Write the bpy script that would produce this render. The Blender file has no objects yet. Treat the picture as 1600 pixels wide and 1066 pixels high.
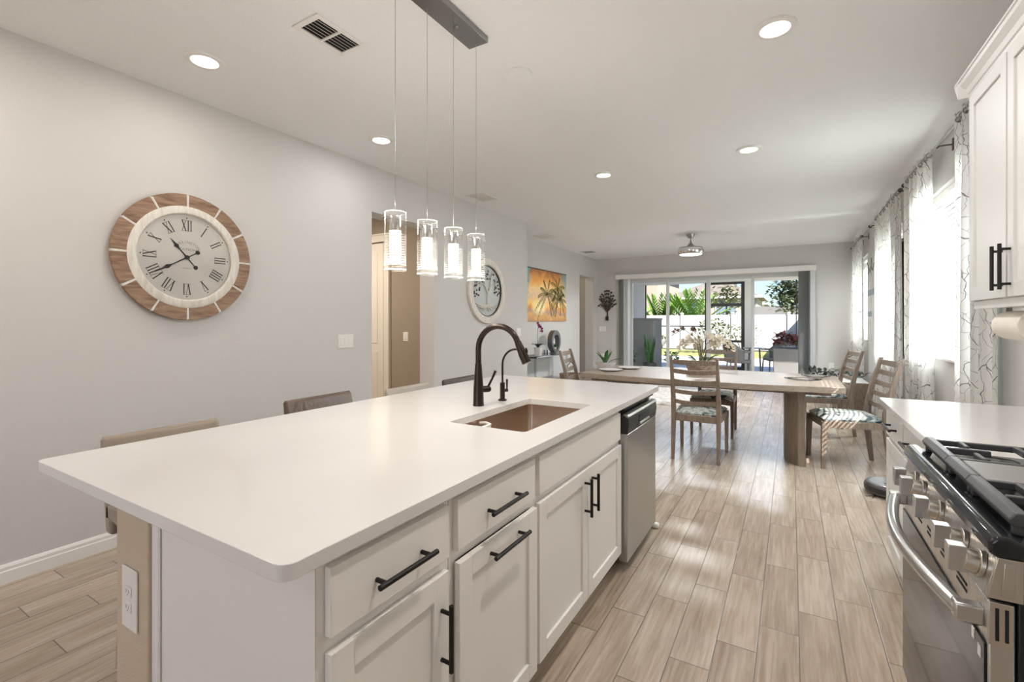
import bpy, bmesh, math, random
from mathutils import Vector, Matrix
R = math.radians
PI = math.pi
random.seed(7)
sc = bpy.context.scene
COL = sc.collection

# ------------------------------------------------------------------ camera
YAW = math.atan(436 / 735)
cam_d = bpy.data.cameras.new('camera')
cam = bpy.data.objects.new('camera', cam_d)
COL.objects.link(cam)
cam.location = (0, 0, 1.34)
cam.rotation_euler = (PI / 2, 0, YAW)
cam_d.sensor_width = 36
cam_d.lens = 36 * 735 / 1600
cam_d.shift_y = -30 / 1600
cam_d.clip_start = 0.02
cam_d.clip_end = 400
sc.camera = cam

# ------------------------------------------------------------------ world, sun, exposure
sc.view_settings.view_transform = 'Standard'
sc.view_settings.look = 'None'
sc.view_settings.exposure = 0.0
sc.view_settings.gamma = 1.0
sc.view_settings.use_curve_mapping = False
sc.cycles.diffuse_bounces = 7
sc.cycles.transparent_max_bounces = 24
sc.cycles.max_bounces = 16
sc.cycles.sample_clamp_indirect = 6
w = bpy.data.worlds.new('sky')
sc.world = w
w.use_nodes = True
nt = w.node_tree
nt.nodes.clear()
sky = nt.nodes.new('ShaderNodeTexSky')
sky.sky_type = 'NISHITA'
sky.sun_disc = False
sky.sun_elevation = R(43)
sky.sun_rotation = R(130)
sky.air_density = 1.0
sky.dust_density = 0.7
sky.ozone_density = 2.0
bgn = nt.nodes.new('ShaderNodeBackground')
bgn.inputs['Strength'].default_value = 0.21
wo = nt.nodes.new('ShaderNodeOutputWorld')
tint = nt.nodes.new('ShaderNodeMix')
tint.data_type = 'RGBA'
tint.blend_type = 'MULTIPLY'
tint.inputs[0].default_value = 1
tint.inputs[7].default_value = (0.80, 0.93, 1.12, 1)
nt.links.new(sky.outputs[0], tint.inputs[6])
nt.links.new(tint.outputs[2], bgn.inputs[0])
nt.links.new(bgn.outputs[0], wo.inputs[0])


def light(name, kind, loc, energy, color=(1, 1, 1), size=0.1, direction=None, shape=None, size_y=None, angle=None, spread=None):
    d = bpy.data.lights.new(name, kind)
    d.energy = energy
    d.color = color
    if kind == 'AREA':
        d.shape = shape or 'DISK'
        d.size = size
        if size_y:
            d.size_y = size_y
        if spread:
            d.spread = spread
    elif kind == 'SUN':
        d.angle = angle or R(0.6)
    else:
        d.shadow_soft_size = size
    o = bpy.data.objects.new(name, d)
    o.location = loc
    if direction is not None:
        o.rotation_euler = Vector(direction).to_track_quat('-Z', 'Y').to_euler()
    COL.objects.link(o)
    return o


SUN = Vector((0.5, -0.42, 0.6))
light('sunlight', 'SUN', (20, -15, 25), 15.0, (1, 0.95, 0.88), direction=-SUN)
WARM = (1.0, 0.92, 0.83)
NEUT = (1.0, 1.0, 1.0)
# added fill lamp behind the camera, set in an invented window opening
light('rear_fill', 'AREA', (-1.3, -3.16, 1.65), 20, (1.0, 0.93, 0.84), size=2.5, size_y=1.5, shape='RECTANGLE', direction=(0, 1, 0.30))
for wy, wl, wp in ((5.02, 1.6, 240), (7.35, 1.15, 1050), (10.02, 1.1, 55)):
    # daylight standing in each side window, between pane and blind
    light('side_window_daylight', 'AREA', (1.175, wy, 1.74), wp, (0.88, 0.95, 1.0), size=1.36, size_y=wl - .08, shape='RECTANGLE', direction=(-1, 0, 0.0001))
light('foyer_light', 'AREA', (-5.0, 3.3, 2.80), 46, (1.0, 0.91, 0.80), size=0.25, direction=(0, 0, -1))
light('closet_light', 'AREA', (-4.75, 10.1, 2.80), 5, (1.0, 0.82, 0.62), size=0.2, direction=(0, 0, -1))

# added fill lamp for the far room, out of sight under the lanai roof
light('lanai_fill', 'AREA', (-1.55, 12.5, 2.56), 62, (0.90, 0.96, 1.0), size=3.6, size_y=.10, shape='RECTANGLE', direction=(0, -1, -0.28))

# ------------------------------------------------------------------ materials
MATS = {}


def new_mat(name):
    m = bpy.data.materials.new(name)
    m.use_nodes = True
    MATS[name] = m
    return m, m.node_tree, m.node_tree.nodes['Principled BSDF']


def mat(name, color, rough=0.5, metal=0.0, bump=0.0, bscale=200, var=0.0, vscale=8, **kw):
    m, t, p = new_mat(name)
    p.inputs['Base Color'].default_value = (*color, 1)
    p.inputs['Roughness'].default_value = rough
    p.inputs['Metallic'].default_value = metal
    for k, v in kw.items():
        p.inputs[k.replace('_', ' ')].default_value = v
    tc = t.nodes.new('ShaderNodeTexCoord')
    if var:
        n = t.nodes.new('ShaderNodeTexNoise')
        n.inputs['Scale'].default_value = vscale
        n.inputs['Detail'].default_value = 5
        t.links.new(tc.outputs['Object'], n.inputs['Vector'])
        cr = t.nodes.new('ShaderNodeValToRGB')
        cr.color_ramp.elements[0].position = 0.3
        cr.color_ramp.elements[1].position = 0.7
        cr.color_ramp.elements[0].color = (*[c * (1 - var) for c in color], 1)
        cr.color_ramp.elements[1].color = (*[min(1, c * (1 + var)) for c in color], 1)
        t.links.new(n.outputs[0], cr.inputs[0])
        t.links.new(cr.outputs[0], p.inputs['Base Color'])
    if bump:
        n = t.nodes.new('ShaderNodeTexNoise')
        n.inputs['Scale'].default_value = bscale
        n.inputs['Detail'].default_value = 3
        b = t.nodes.new('ShaderNodeBump')
        b.inputs['Strength'].default_value = bump
        b.inputs['Distance'].default_value = 0.01
        t.links.new(tc.outputs['Object'], n.inputs['Vector'])
        t.links.new(n.outputs[0], b.inputs['Height'])
        t.links.new(b.outputs[0], p.inputs['Normal'])
    return m


def emit(name, color, strength):
    m, t, p = new_mat(name)
    p.inputs['Base Color'].default_value = (0.9, 0.9, 0.88, 1)
    p.inputs['Emission Color'].default_value = (*color, 1)
    p.inputs['Emission Strength'].default_value = strength
    return m


def thin_glass(name, tint=(1, 1, 1), fac=0.12, rough=0.0):
    m = bpy.data.materials.new(name)
    m.use_nodes = True
    MATS[name] = m
    t = m.node_tree
    t.nodes.clear()
    out = t.nodes.new('ShaderNodeOutputMaterial')
    mix = t.nodes.new('ShaderNodeMixShader')
    tr = t.nodes.new('ShaderNodeBsdfTransparent')
    tr.inputs[0].default_value = (*tint, 1)
    gl = t.nodes.new('ShaderNodeBsdfGlossy')
    gl.inputs['Roughness'].default_value = rough
    lw = t.nodes.new('ShaderNodeLayerWeight')
    lw.inputs[0].default_value = fac
    t.links.new(lw.outputs['Fresnel'], mix.inputs[0])
    t.links.new(tr.outputs[0], mix.inputs[1])
    t.links.new(gl.outputs[0], mix.inputs[2])
    t.links.new(mix.outputs[0], out.inputs[0])
    return m


def N(t, typ, **kw):
    n = t.nodes.new(typ)
    for k, v in kw.items():
        setattr(n, k, v)
    return n


def math_node(t, op, a, b=None, c=None):
    n = t.nodes.new('ShaderNodeMath')
    n.operation = op
    for i, v in enumerate((a, b, c)):
        if v is None:
            continue
        if isinstance(v, (int, float)):
            n.inputs[i].default_value = v
        else:
            t.links.new(v, n.inputs[i])
    return n.outputs[0]


def floor_material():
    m, t, p = new_mat('wood_look_tile')
    tc = N(t, 'ShaderNodeTexCoord')
    sp = N(t, 'ShaderNodeSeparateXYZ')
    t.links.new(tc.outputs['Object'], sp.inputs[0])
    x, y = sp.outputs[0], sp.outputs[1]
    u = math_node(t, 'DIVIDE', math_node(t, 'ADD', x, 0.5705), 0.15)
    k = math_node(t, 'FLOOR', u)
    fu = math_node(t, 'FRACT', u)
    v0 = math_node(t, 'SUBTRACT', y, 2.346)
    v1 = math_node(t, 'SUBTRACT', v0, math_node(t, 'MULTIPLY', k, 0.2035))
    v = math_node(t, 'DIVIDE', v1, 0.6105)
    kv = math_node(t, 'FLOOR', v)
    fv = math_node(t, 'FRACT', v)
    eu = math_node(t, 'MULTIPLY', math_node(t, 'MINIMUM', fu, math_node(t, 'SUBTRACT', 1.0, fu)), 0.15)
    ev = math_node(t, 'MULTIPLY', math_node(t, 'MINIMUM', fv, math_node(t, 'SUBTRACT', 1.0, fv)), 0.6105)
    e = math_node(t, 'MINIMUM', eu, ev)
    grout = N(t, 'ShaderNodeMapRange')
    grout.inputs['From Min'].default_value = 0.0014
    grout.inputs['From Max'].default_value = 0.0030
    t.links.new(e, grout.inputs[0])
    cb = N(t, 'ShaderNodeCombineXYZ')
    t.links.new(k, cb.inputs[0])
    t.links.new(kv, cb.inputs[1])
    wn = N(t, 'ShaderNodeTexWhiteNoise')
    wn.noise_dimensions = '2D'
    t.links.new(cb.outputs[0], wn.inputs['Vector'])
    # grain: noise stretched along the plank, shifted per plank
    gx = math_node(t, 'ADD', math_node(t, 'MULTIPLY', x, 60.0), math_node(t, 'MULTIPLY', wn.outputs['Value'], 91.0))
    gy = math_node(t, 'ADD', math_node(t, 'MULTIPLY', y, 3.2), math_node(t, 'MULTIPLY', wn.outputs['Value'], 47.0))
    cg = N(t, 'ShaderNodeCombineXYZ')
    t.links.new(gx, cg.inputs[0])
    t.links.new(gy, cg.inputs[1])
    n1 = N(t, 'ShaderNodeTexNoise')
    n1.inputs['Scale'].default_value = 1.0
    n1.inputs['Detail'].default_value = 6
    n1.inputs['Roughness'].default_value = 0.62
    n1.inputs['Distortion'].default_value = 0.6
    t.links.new(cg.outputs[0], n1.inputs['Vector'])
    gx2 = math_node(t, 'ADD', math_node(t, 'MULTIPLY', x, 12.0), math_node(t, 'MULTIPLY', wn.outputs['Value'], 31.0))
    cg2 = N(t, 'ShaderNodeCombineXYZ')
    t.links.new(gx2, cg2.inputs[0])
    t.links.new(math_node(t, 'MULTIPLY', y, 1.6), cg2.inputs[1])
    n2 = N(t, 'ShaderNodeTexNoise')
    n2.inputs['Scale'].default_value = 1.0
    n2.inputs['Detail'].default_value = 3
    t.links.new(cg2.outputs[0], n2.inputs['Vector'])
    val = math_node(t, 'ADD', math_node(t, 'MULTIPLY', n1.outputs[0], 0.55), math_node(t, 'MULTIPLY', n2.outputs[0], 0.35))
    val = math_node(t, 'ADD', val, math_node(t, 'MULTIPLY', wn.outputs['Value'], 0.10))
    cr = N(t, 'ShaderNodeValToRGB')
    els = cr.color_ramp.elements
    els[0].position = 0.33
    els[0].color = (0.265, 0.200, 0.148, 1)
    els[1].position = 0.66
    els[1].color = (0.55, 0.46, 0.375, 1)
    mid = els.new(0.5)
    mid.color = (0.42, 0.338, 0.265, 1)
    t.links.new(val, cr.inputs[0])
    mx = N(t, 'ShaderNodeMix', data_type='RGBA')
    t.links.new(grout.outputs[0], mx.inputs[0])
    mx.inputs[6].default_value = (0.18, 0.15, 0.125, 1)
    t.links.new(cr.outputs[0], mx.inputs[7])
    t.links.new(mx.outputs[2], p.inputs['Base Color'])
    p.inputs['Roughness'].default_value = 0.27
    b = N(t, 'ShaderNodeBump')
    b.inputs['Strength'].default_value = 0.5
    b.inputs['Distance'].default_value = 0.002
    hsum = math_node(t, 'ADD', grout.outputs[0], math_node(t, 'MULTIPLY', n1.outputs[0], 0.35))
    t.links.new(hsum, b.inputs['Height'])
    t.links.new(b.outputs[0], p.inputs['Normal'])
    return m


def curtain_material():
    m = bpy.data.materials.new('branch_print_sheer')
    m.use_nodes = True
    t = m.node_tree
    t.nodes.clear()
    tc = N(t, 'ShaderNodeTexCoord')
    uv = N(t, 'ShaderNodeUVMap')
    dist = N(t, 'ShaderNodeTexNoise')
    dist.inputs['Scale'].default_value = 9
    t.links.new(uv.outputs[0], dist.inputs['Vector'])
    mixv = N(t, 'ShaderNodeMix', data_type='RGBA')
    mixv.blend_type = 'LINEAR_LIGHT'
    mixv.inputs[0].default_value = 0.05
    t.links.new(uv.outputs[0], mixv.inputs[6])
    t.links.new(dist.outputs[1], mixv.inputs[7])
    mask = N(t, 'ShaderNodeTexNoise')
    mask.inputs['Scale'].default_value = 4.5
    t.links.new(uv.outputs[0], mask.inputs['Vector'])

    def lines(scale, rot, width, stretch):
        mp = N(t, 'ShaderNodeMapping')
        mp.inputs['Rotation'].default_value = (0, 0, rot)
        mp.inputs['Scale'].default_value = (1, stretch, 1)
        t.links.new(mixv.outputs[2], mp.inputs[0])
        vo = N(t, 'ShaderNodeTexVoronoi')
        vo.feature = 'DISTANCE_TO_EDGE'
        vo.voronoi_dimensions = '2D'
        vo.inputs['Scale'].default_value = scale
        t.links.new(mp.outputs[0], vo.inputs['Vector'])
        return math_node(t, 'LESS_THAN', vo.outputs['Distance'], width)
    a = lines(9.0, 0.55, 0.015, 0.42)
    b_ = lines(17.0, -0.5, 0.019, 0.5)
    bm_ = math_node(t, 'MULTIPLY', b_, math_node(t, 'GREATER_THAN', mask.outputs[0], 0.42))
    am = math_node(t, 'MULTIPLY', a, math_node(t, 'LESS_THAN', mask.outputs[0], 0.66))
    k = math_node(t, 'MAXIMUM', math_node(t, 'MULTIPLY', am, 0.9), math_node(t, 'MULTIPLY', bm_, 0.55))
    cmix = N(t, 'ShaderNodeMix', data_type='RGBA')
    t.links.new(k, cmix.inputs[0])
    cmix.inputs[6].default_value = (0.80, 0.79, 0.76, 1)
    cmix.inputs[7].default_value = (0.17, 0.17, 0.18, 1)
    df = N(t, 'ShaderNodeBsdfDiffuse')
    tl = N(t, 'ShaderNodeBsdfTranslucent')
    t.links.new(cmix.outputs[2], df.inputs[0])
    t.links.new(cmix.outputs[2], tl.inputs[0])
    ms = N(t, 'ShaderNodeMixShader')
    ms.inputs[0].default_value = 0.45
    t.links.new(df.outputs[0], ms.inputs[1])
    t.links.new(tl.outputs[0], ms.inputs[2])
    out = N(t, 'ShaderNodeOutputMaterial')
    t.links.new(ms.outputs[0], out.inputs[0])
    MATS['curtain'] = m
    return m


def translucent(name, color, fac):
    m = bpy.data.materials.new(name)
    m.use_nodes = True
    t = m.node_tree
    t.nodes.clear()
    df = N(t, 'ShaderNodeBsdfDiffuse')
    tl = N(t, 'ShaderNodeBsdfTranslucent')
    df.inputs[0].default_value = (*color, 1)
    tl.inputs[0].default_value = (*color, 1)
    ms = N(t, 'ShaderNodeMixShader')
    ms.inputs[0].default_value = fac
    t.links.new(df.outputs[0], ms.inputs[1])
    t.links.new(tl.outputs[0], ms.inputs[2])
    out = N(t, 'ShaderNodeOutputMaterial')
    t.links.new(ms.outputs[0], out.inputs[0])
    MATS[name] = m
    return m


def wood_material(name, c1, c2, axis=0, scale=6, rough=0.5, stretch=12):
    m, t, p = new_mat(name)
    tc = N(t, 'ShaderNodeTexCoord')
    mp = N(t, 'ShaderNodeMapping')
    s = [stretch] * 3
    s[axis] = 1
    mp.inputs['Scale'].default_value = s
    t.links.new(tc.outputs['Object'], mp.inputs[0])
    n = N(t, 'ShaderNodeTexNoise')
    n.inputs['Scale'].default_value = scale
    n.inputs['Detail'].default_value = 6
    n.inputs['Distortion'].default_value = 0.5
    t.links.new(mp.outputs[0], n.inputs['Vector'])
    cr = N(t, 'ShaderNodeValToRGB')
    cr.color_ramp.elements[0].position = 0.3
    cr.color_ramp.elements[0].color = (*c1, 1)
    cr.color_ramp.elements[1].position = 0.7
    cr.color_ramp.elements[1].color = (*c2, 1)
    t.links.new(n.outputs[0], cr.inputs[0])
    t.links.new(cr.outputs[0], p.inputs['Base Color'])
    p.inputs['Roughness'].default_value = rough
    return m


def brushed(name, color, rough=0.3, axis=2):
    m, t, p = new_mat(name)
    p.inputs['Base Color'].default_value = (*color, 1)
    p.inputs['Metallic'].default_value = 1
    tc = N(t, 'ShaderNodeTexCoord')
    mp = N(t, 'ShaderNodeMapping')
    s = [3, 3, 3]
    s[axis] = 160
    mp.inputs['Scale'].default_value = s
    t.links.new(tc.outputs['Object'], mp.inputs[0])
    n = N(t, 'ShaderNodeTexNoise')
    n.inputs['Scale'].default_value = 3
    n.inputs['Detail'].default_value = 4
    t.links.new(mp.outputs[0], n.inputs['Vector'])
    mr = N(t, 'ShaderNodeMapRange')
    mr.inputs['To Min'].default_value = rough * 0.8
    mr.inputs['To Max'].default_value = rough * 1.25
    t.links.new(n.outputs[0], mr.inputs[0])
    t.links.new(mr.outputs[0], p.inputs['Roughness'])
    return m


def painting_material(y0, y1, z0, z1):
    """seaside sunset: teal upper left, orange cloud, yellow glow, striped water"""
    m, t, p = new_mat('sunset_print')
    tc = N(t, 'ShaderNodeTexCoord')
    sp = N(t, 'ShaderNodeSeparateXYZ')
    t.links.new(tc.outputs['Object'], sp.inputs[0])
    u = math_node(t, 'DIVIDE', math_node(t, 'SUBTRACT', sp.outputs[1], y0), y1 - y0)
    v = math_node(t, 'DIVIDE', math_node(t, 'SUBTRACT', sp.outputs[2], z0), z1 - z0)
    cloud = N(t, 'ShaderNodeTexNoise')
    cloud.inputs['Scale'].default_value = 3.2
    cloud.inputs['Detail'].default_value = 6
    cloud.inputs['Distortion'].default_value = 1.2
    t.links.new(tc.outputs['Object'], cloud.inputs['Vector'])
    vv = math_node(t, 'ADD', v, math_node(t, 'MULTIPLY', math_node(t, 'SUBTRACT', cloud.outputs[0], 0.5), 0.35))
    cr = N(t, 'ShaderNodeValToRGB')
    e = cr.color_ramp.elements
    e[0].position = 0.0
    e[0].color = (0.50, 0.25, 0.09, 1)
    e[1].position = 1.0
    e[1].color = (0.35, 0.13, 0.05, 1)
    for pos, c in ((0.1, (0.70, 0.36, 0.08)), (0.18, (0.42, 0.27, 0.20)), (0.24, (0.75, 0.30, 0.06)), (0.33, (1.0, 0.62, 0.16)),
                   (0.5, (0.9, 0.62, 0.42)), (0.66, (0.95, 0.66, 0.28)), (0.8, (0.9, 0.40, 0.08))):
        el = e.new(pos)
        el.color = (*c, 1)
    t.links.new(vv, cr.inputs[0])
    # teal sky on the left
    uu = math_node(t, 'ADD', u, math_node(t, 'MULTIPLY', math_node(t, 'SUBTRACT', cloud.outputs[0], 0.5), 0.5))
    mr = N(t, 'ShaderNodeMapRange')
    mr.inputs['From Min'].default_value = 0.12
    mr.inputs['From Max'].default_value = 0.21
    mr.inputs['To Min'].default_value = 1
    mr.inputs['To Max'].default_value = 0
    t.links.new(uu, mr.inputs[0])
    mr2 = N(t, 'ShaderNodeMapRange')
    mr2.inputs['From Min'].default_value = 0.35
    mr2.inputs['From Max'].default_value = 0.8
    t.links.new(v, mr2.inputs[0])
    fac = math_node(t, 'MULTIPLY', mr.outputs[0], mr2.outputs[0])
    mr3 = N(t, 'ShaderNodeMapRange')
    mr3.inputs['From Min'].default_value = 0.8
    mr3.inputs['From Max'].default_value = 1.0
    t.links.new(u, mr3.inputs[0])
    fac = math_node(t, 'MAXIMUM', fac, math_node(t, 'MULTIPLY', mr3.outputs[0], math_node(t, 'MULTIPLY', mr2.outputs[0], 0.8)))
    mx = N(t, 'ShaderNodeMix', data_type='RGBA')
    t.links.new(fac, mx.inputs[0])
    t.links.new(cr.outputs[0], mx.inputs[6])
    mx.inputs[7].default_value = (0.10, 0.42, 0.50, 1)
    # sun glow
    du = math_node(t, 'SUBTRACT', u, 0.36)
    dv = math_node(t, 'SUBTRACT', v, 0.27)
    d2 = math_node(t, 'ADD', math_node(t, 'MULTIPLY', du, du), math_node(t, 'MULTIPLY', dv, dv))
    gl = N(t, 'ShaderNodeMapRange')
    gl.inputs['From Min'].default_value = 0.0
    gl.inputs['From Max'].default_value = 0.03
    gl.inputs['To Min'].default_value = 1
    gl.inputs['To Max'].default_value = 0
    t.links.new(d2, gl.inputs[0])
    mx2 = N(t, 'ShaderNodeMix', data_type='RGBA')
    t.links.new(gl.outputs[0], mx2.inputs[0])
    t.links.new(mx.outputs[2], mx2.inputs[6])
    mx2.inputs[7].default_value = (1.0, 0.85, 0.40, 1)
    t.links.new(mx2.outputs[2], p.inputs['Base Color'])
    p.inputs['Roughness'].default_value = 0.45
    return m


def ring_cloth_material():
    m, t, p = new_mat('leaf_print_upholstery')
    tc = N(t, 'ShaderNodeTexCoord')
    n = N(t, 'ShaderNodeTexNoise')
    n.inputs['Scale'].default_value = 9
    n.inputs['Detail'].default_value = 3
    n.inputs['Distortion'].default_value = 1.6
    t.links.new(tc.outputs['Object'], n.inputs['Vector'])
    cr = N(t, 'ShaderNodeValToRGB')
    e = cr.color_ramp.elements
    e[0].position = 0.36
    e[0].color = (0.05, 0.075, 0.085, 1)
    e[1].position = 0.46
    e[1].color = (0.33, 0.36, 0.34, 1)
    a = e.new(0.53)
    a.color = (0.62, 0.60, 0.52, 1)
    a = e.new(0.62)
    a.color = (0.30, 0.36, 0.38, 1)
    t.links.new(n.outputs[0], cr.inputs[0])
    t.links.new(cr.outputs[0], p.inputs['Base Color'])
    p.inputs['Roughness'].default_value = 0.85
    return m



def lamp_glass_material():
    """clear cylinder with fine white horizontal ribs around its lower part"""
    m = bpy.data.materials.new('lamp_glass')
    m.use_nodes = True
    MATS['lamp_glass'] = m
    t = m.node_tree
    t.nodes.clear()
    tc = N(t, 'ShaderNodeTexCoord')
    sp = N(t, 'ShaderNodeSeparateXYZ')
    t.links.new(tc.outputs['Object'], sp.inputs[0])
    z = math_node(t, 'ADD', sp.outputs[2], 2.84)
    glint_band = math_node(t, 'LESS_THAN', math_node(t, 'FRACT', math_node(t, 'DIVIDE', z, 0.0105)), 0.5)  # white bands imitate the bulb's reflections in the glass
    zone = math_node(t, 'MULTIPLY', math_node(t, 'GREATER_THAN', z, 1.575), math_node(t, 'LESS_THAN', z, 1.705))
    rim = math_node(t, 'ADD', math_node(t, 'LESS_THAN', z, 1.560), math_node(t, 'GREATER_THAN', z, 1.796))
    k = math_node(t, 'ADD', math_node(t, 'MULTIPLY', math_node(t, 'MULTIPLY', glint_band, zone), 0.24), math_node(t, 'MULTIPLY', rim, 0.20))
    k = math_node(t, 'ADD', k, 0.02)
    tr = N(t, 'ShaderNodeBsdfTransparent')
    tr.inputs[0].default_value = (0.98, 0.98, 0.97, 1)
    tl = N(t, 'ShaderNodeBsdfTranslucent')
    tl.inputs[0].default_value = (0.9, 0.9, 0.88, 1)
    mx = N(t, 'ShaderNodeMixShader')
    t.links.new(k, mx.inputs[0])
    t.links.new(tr.outputs[0], mx.inputs[1])
    t.links.new(tl.outputs[0], mx.inputs[2])
    gl = N(t, 'ShaderNodeBsdfGlossy')
    gl.inputs['Roughness'].default_value = 0.03
    mx2 = N(t, 'ShaderNodeMixShader')
    lw = N(t, 'ShaderNodeLayerWeight')
    lw.inputs[0].default_value = 0.12
    t.links.new(math_node(t, 'MULTIPLY', lw.outputs['Fresnel'], 0.45), mx2.inputs[0])
    t.links.new(mx.outputs[0], mx2.inputs[1])
    t.links.new(gl.outputs[0], mx2.inputs[2])
    out = N(t, 'ShaderNodeOutputMaterial')
    t.links.new(mx2.outputs[0], out.inputs[0])
    return m


M_wall = mat('wall_paint', (0.62, 0.61, 0.595), 0.85, bump=0.25, bscale=180)
M_ceil = mat('ceiling_paint', (0.84, 0.85, 0.855), 0.9, bump=0.45, bscale=110)
M_foyer_shade = mat('wall_paint_foyer_dim', (0.36, 0.295, 0.225), 0.85, bump=0.3, bscale=180)  # same wall paint, with the foyer's dim warm light put into its colour
M_wall_shade = mat('wall_paint_shade', (0.58, 0.475, 0.365), 0.85, bump=0.3, bscale=180)  # same wall paint, browned to carry the shade on the island wall
M_trim = mat('trim_white', (0.80, 0.79, 0.77), 0.35)
M_floor = floor_material()
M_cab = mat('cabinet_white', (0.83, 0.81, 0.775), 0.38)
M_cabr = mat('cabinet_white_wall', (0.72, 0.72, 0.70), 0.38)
M_quartz = mat('white_quartz', (0.73, 0.72, 0.705), 0.13, var=0.02, vscale=3)
M_black = mat('matte_black_metal', (0.022, 0.020, 0.020), 0.38, 0.6)
M_bronze = mat('oil_rubbed_bronze', (0.045, 0.034, 0.028), 0.28, 0.85)
M_steel = brushed('stainless_steel', (0.50, 0.50, 0.49), 0.32)
M_steelh = brushed('stainless_steel_long_grain', (0.60, 0.59, 0.575), 0.28, axis=1)
M_sink = mat('sink_steel', (0.58, 0.47, 0.385), 0.27, 1.0)  # brown of the mirrored floor is put into the steel colour
M_chrome = mat('chrome', (0.75, 0.75, 0.75), 0.08, 1.0)
M_nickel = mat('satin_nickel', (0.42, 0.42, 0.40), 0.28, 1.0)
M_knob = mat('knob_steel', (0.62, 0.58, 0.52), 0.3, 1.0)
M_enamel = mat('black_enamel', (0.012, 0.013, 0.016), 0.1)
M_iron = mat('cast_iron', (0.085, 0.085, 0.09), 0.42, 0.3)
M_griddle = mat('griddle_grey', (0.26, 0.255, 0.25), 0.45, 0.3)
M_ovenglass = mat('oven_glass', (0.018, 0.018, 0.02), 0.05, Specular_IOR_Level=0.14)
M_dark = mat('dark_plastic', (0.02, 0.02, 0.022), 0.4)
M_gap = mat('dark_gap', (0.01, 0.01, 0.01), 0.8)
M_plate = mat('white_plastic', (0.82, 0.80, 0.76), 0.4)
M_platel = mat('outlet_slot_shade', (0.25, 0.22, 0.19), 0.5)
M_glass = thin_glass('window_glass', (1, 1, 1), 0.10)
M_pglass = lamp_glass_material()
M_acry = thin_glass('clear_acrylic', (0.95, 0.97, 0.98), 0.30)
M_cglass = thin_glass('clear_glass_plate', (0.97, 0.98, 0.98), 0.06)
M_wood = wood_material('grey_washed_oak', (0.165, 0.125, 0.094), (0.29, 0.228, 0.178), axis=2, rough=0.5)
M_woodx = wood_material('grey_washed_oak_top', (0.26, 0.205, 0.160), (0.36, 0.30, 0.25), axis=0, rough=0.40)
M_clockwood = wood_material('rustic_brown_wood', (0.17, 0.095, 0.055), (0.36, 0.235, 0.155), axis=1, scale=9, rough=0.65, stretch=6)
M_clockwhite = wood_material('whitewashed_wood', (0.60, 0.56, 0.50), (0.78, 0.75, 0.70), axis=2, scale=9, rough=0.7, stretch=6)
M_face = mat('clock_face', (0.66, 0.64, 0.60), 0.6, var=0.06, vscale=7)
M_ink = mat('black_ink', (0.03, 0.028, 0.026), 0.6)
M_inkg = mat('faded_ink', (0.25, 0.24, 0.23), 0.7)
M_leat = mat('taupe_leather', (0.29, 0.235, 0.185), 0.3, bump=0.25, bscale=28)
M_leatb = mat('brown_leather', (0.11, 0.068, 0.045), 0.28, bump=0.4, bscale=22)
M_leatl = mat('pale_leather', (0.42, 0.38, 0.33), 0.35, bump=0.2, bscale=28)
M_leatd = mat('dark_leather', (0.055, 0.04, 0.033), 0.32, bump=0.2, bscale=28)
M_curtain = curtain_material()
M_blind = translucent('white_blind', (0.86, 0.86, 0.84), 0.5)
M_vane = mat('grey_vane', (0.33, 0.34, 0.35), 0.6)
M_vanew = translucent('white_vane', (0.78, 0.80, 0.82), 0.35)
M_seat = ring_cloth_material()
M_rug = mat('shag_grey', (0.55, 0.53, 0.50), 0.95, var=0.25, vscale=14)
M_leaf = mat('leaf_green', (0.045, 0.13, 0.035), 0.45, var=0.3, vscale=12)
M_leafd = mat('leaf_dark', (0.018, 0.030, 0.020), 0.5)
M_leafb = mat('palm_green', (0.14, 0.27, 0.035), 0.5, var=0.3, vscale=2)
M_leafo = mat('olive_foliage', (0.16, 0.17, 0.09), 0.6, var=0.3, vscale=3)
M_leafr = mat('red_foliage', (0.16, 0.05, 0.05), 0.5, var=0.5, vscale=9)
M_magenta = mat('magenta_petal', (0.30, 0.012, 0.13), 0.5)
M_petal = mat('cream_petal', (0.72, 0.66, 0.54), 0.6)
M_petalb = mat('brown_petal', (0.13, 0.07, 0.045), 0.6)
M_stem = mat('stem', (0.09, 0.08, 0.03), 0.6)
M_pot = mat('white_ceramic', (0.72, 0.71, 0.69), 0.3)
M_potd = mat('dark_pot', (0.05, 0.05, 0.05), 0.6)
M_bowl = wood_material('rustic_bowl', (0.16, 0.10, 0.07), (0.42, 0.33, 0.27), axis=0, rough=0.6)
M_silver = mat('grey_sculpture', (0.16, 0.16, 0.165), 0.4, 0.6)
M_wicker = mat('grey_wicker', (0.185, 0.18, 0.175), 0.75, bump=0.6, bscale=60)
M_wallshade = mat('shaded_stucco', (0.19, 0.188, 0.185), 0.85, var=0.08, vscale=4)  # grey carries the shade on the patio's stucco wall
M_vinyl = mat('white_vinyl', (0.47, 0.47, 0.47), 0.5)
M_stucco = mat('white_stucco', (0.78, 0.77, 0.75), 0.9)
M_house = mat('house_stucco', (0.40, 0.37, 0.33), 0.9)
M_houset = mat('house_stucco_tan', (0.33, 0.285, 0.24), 0.9)
M_roof = mat('brown_shingles', (0.19, 0.165, 0.145), 0.9, var=0.15, vscale=3)
M_grass = mat('lawn_grass', (0.27, 0.27, 0.09), 0.95, var=0.25, vscale=1.5)
M_paver = mat('patio_concrete', (0.60, 0.59, 0.57), 0.8, var=0.06, vscale=2)
M_frame = mat('bronze_screen_frame', (0.03, 0.028, 0.026), 0.5)
M_alu = mat('white_aluminium', (0.55, 0.56, 0.56), 0.45)
M_art = mat('pale_canvas', (0.60, 0.60, 0.58), 0.8, var=0.12, vscale=4)
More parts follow.
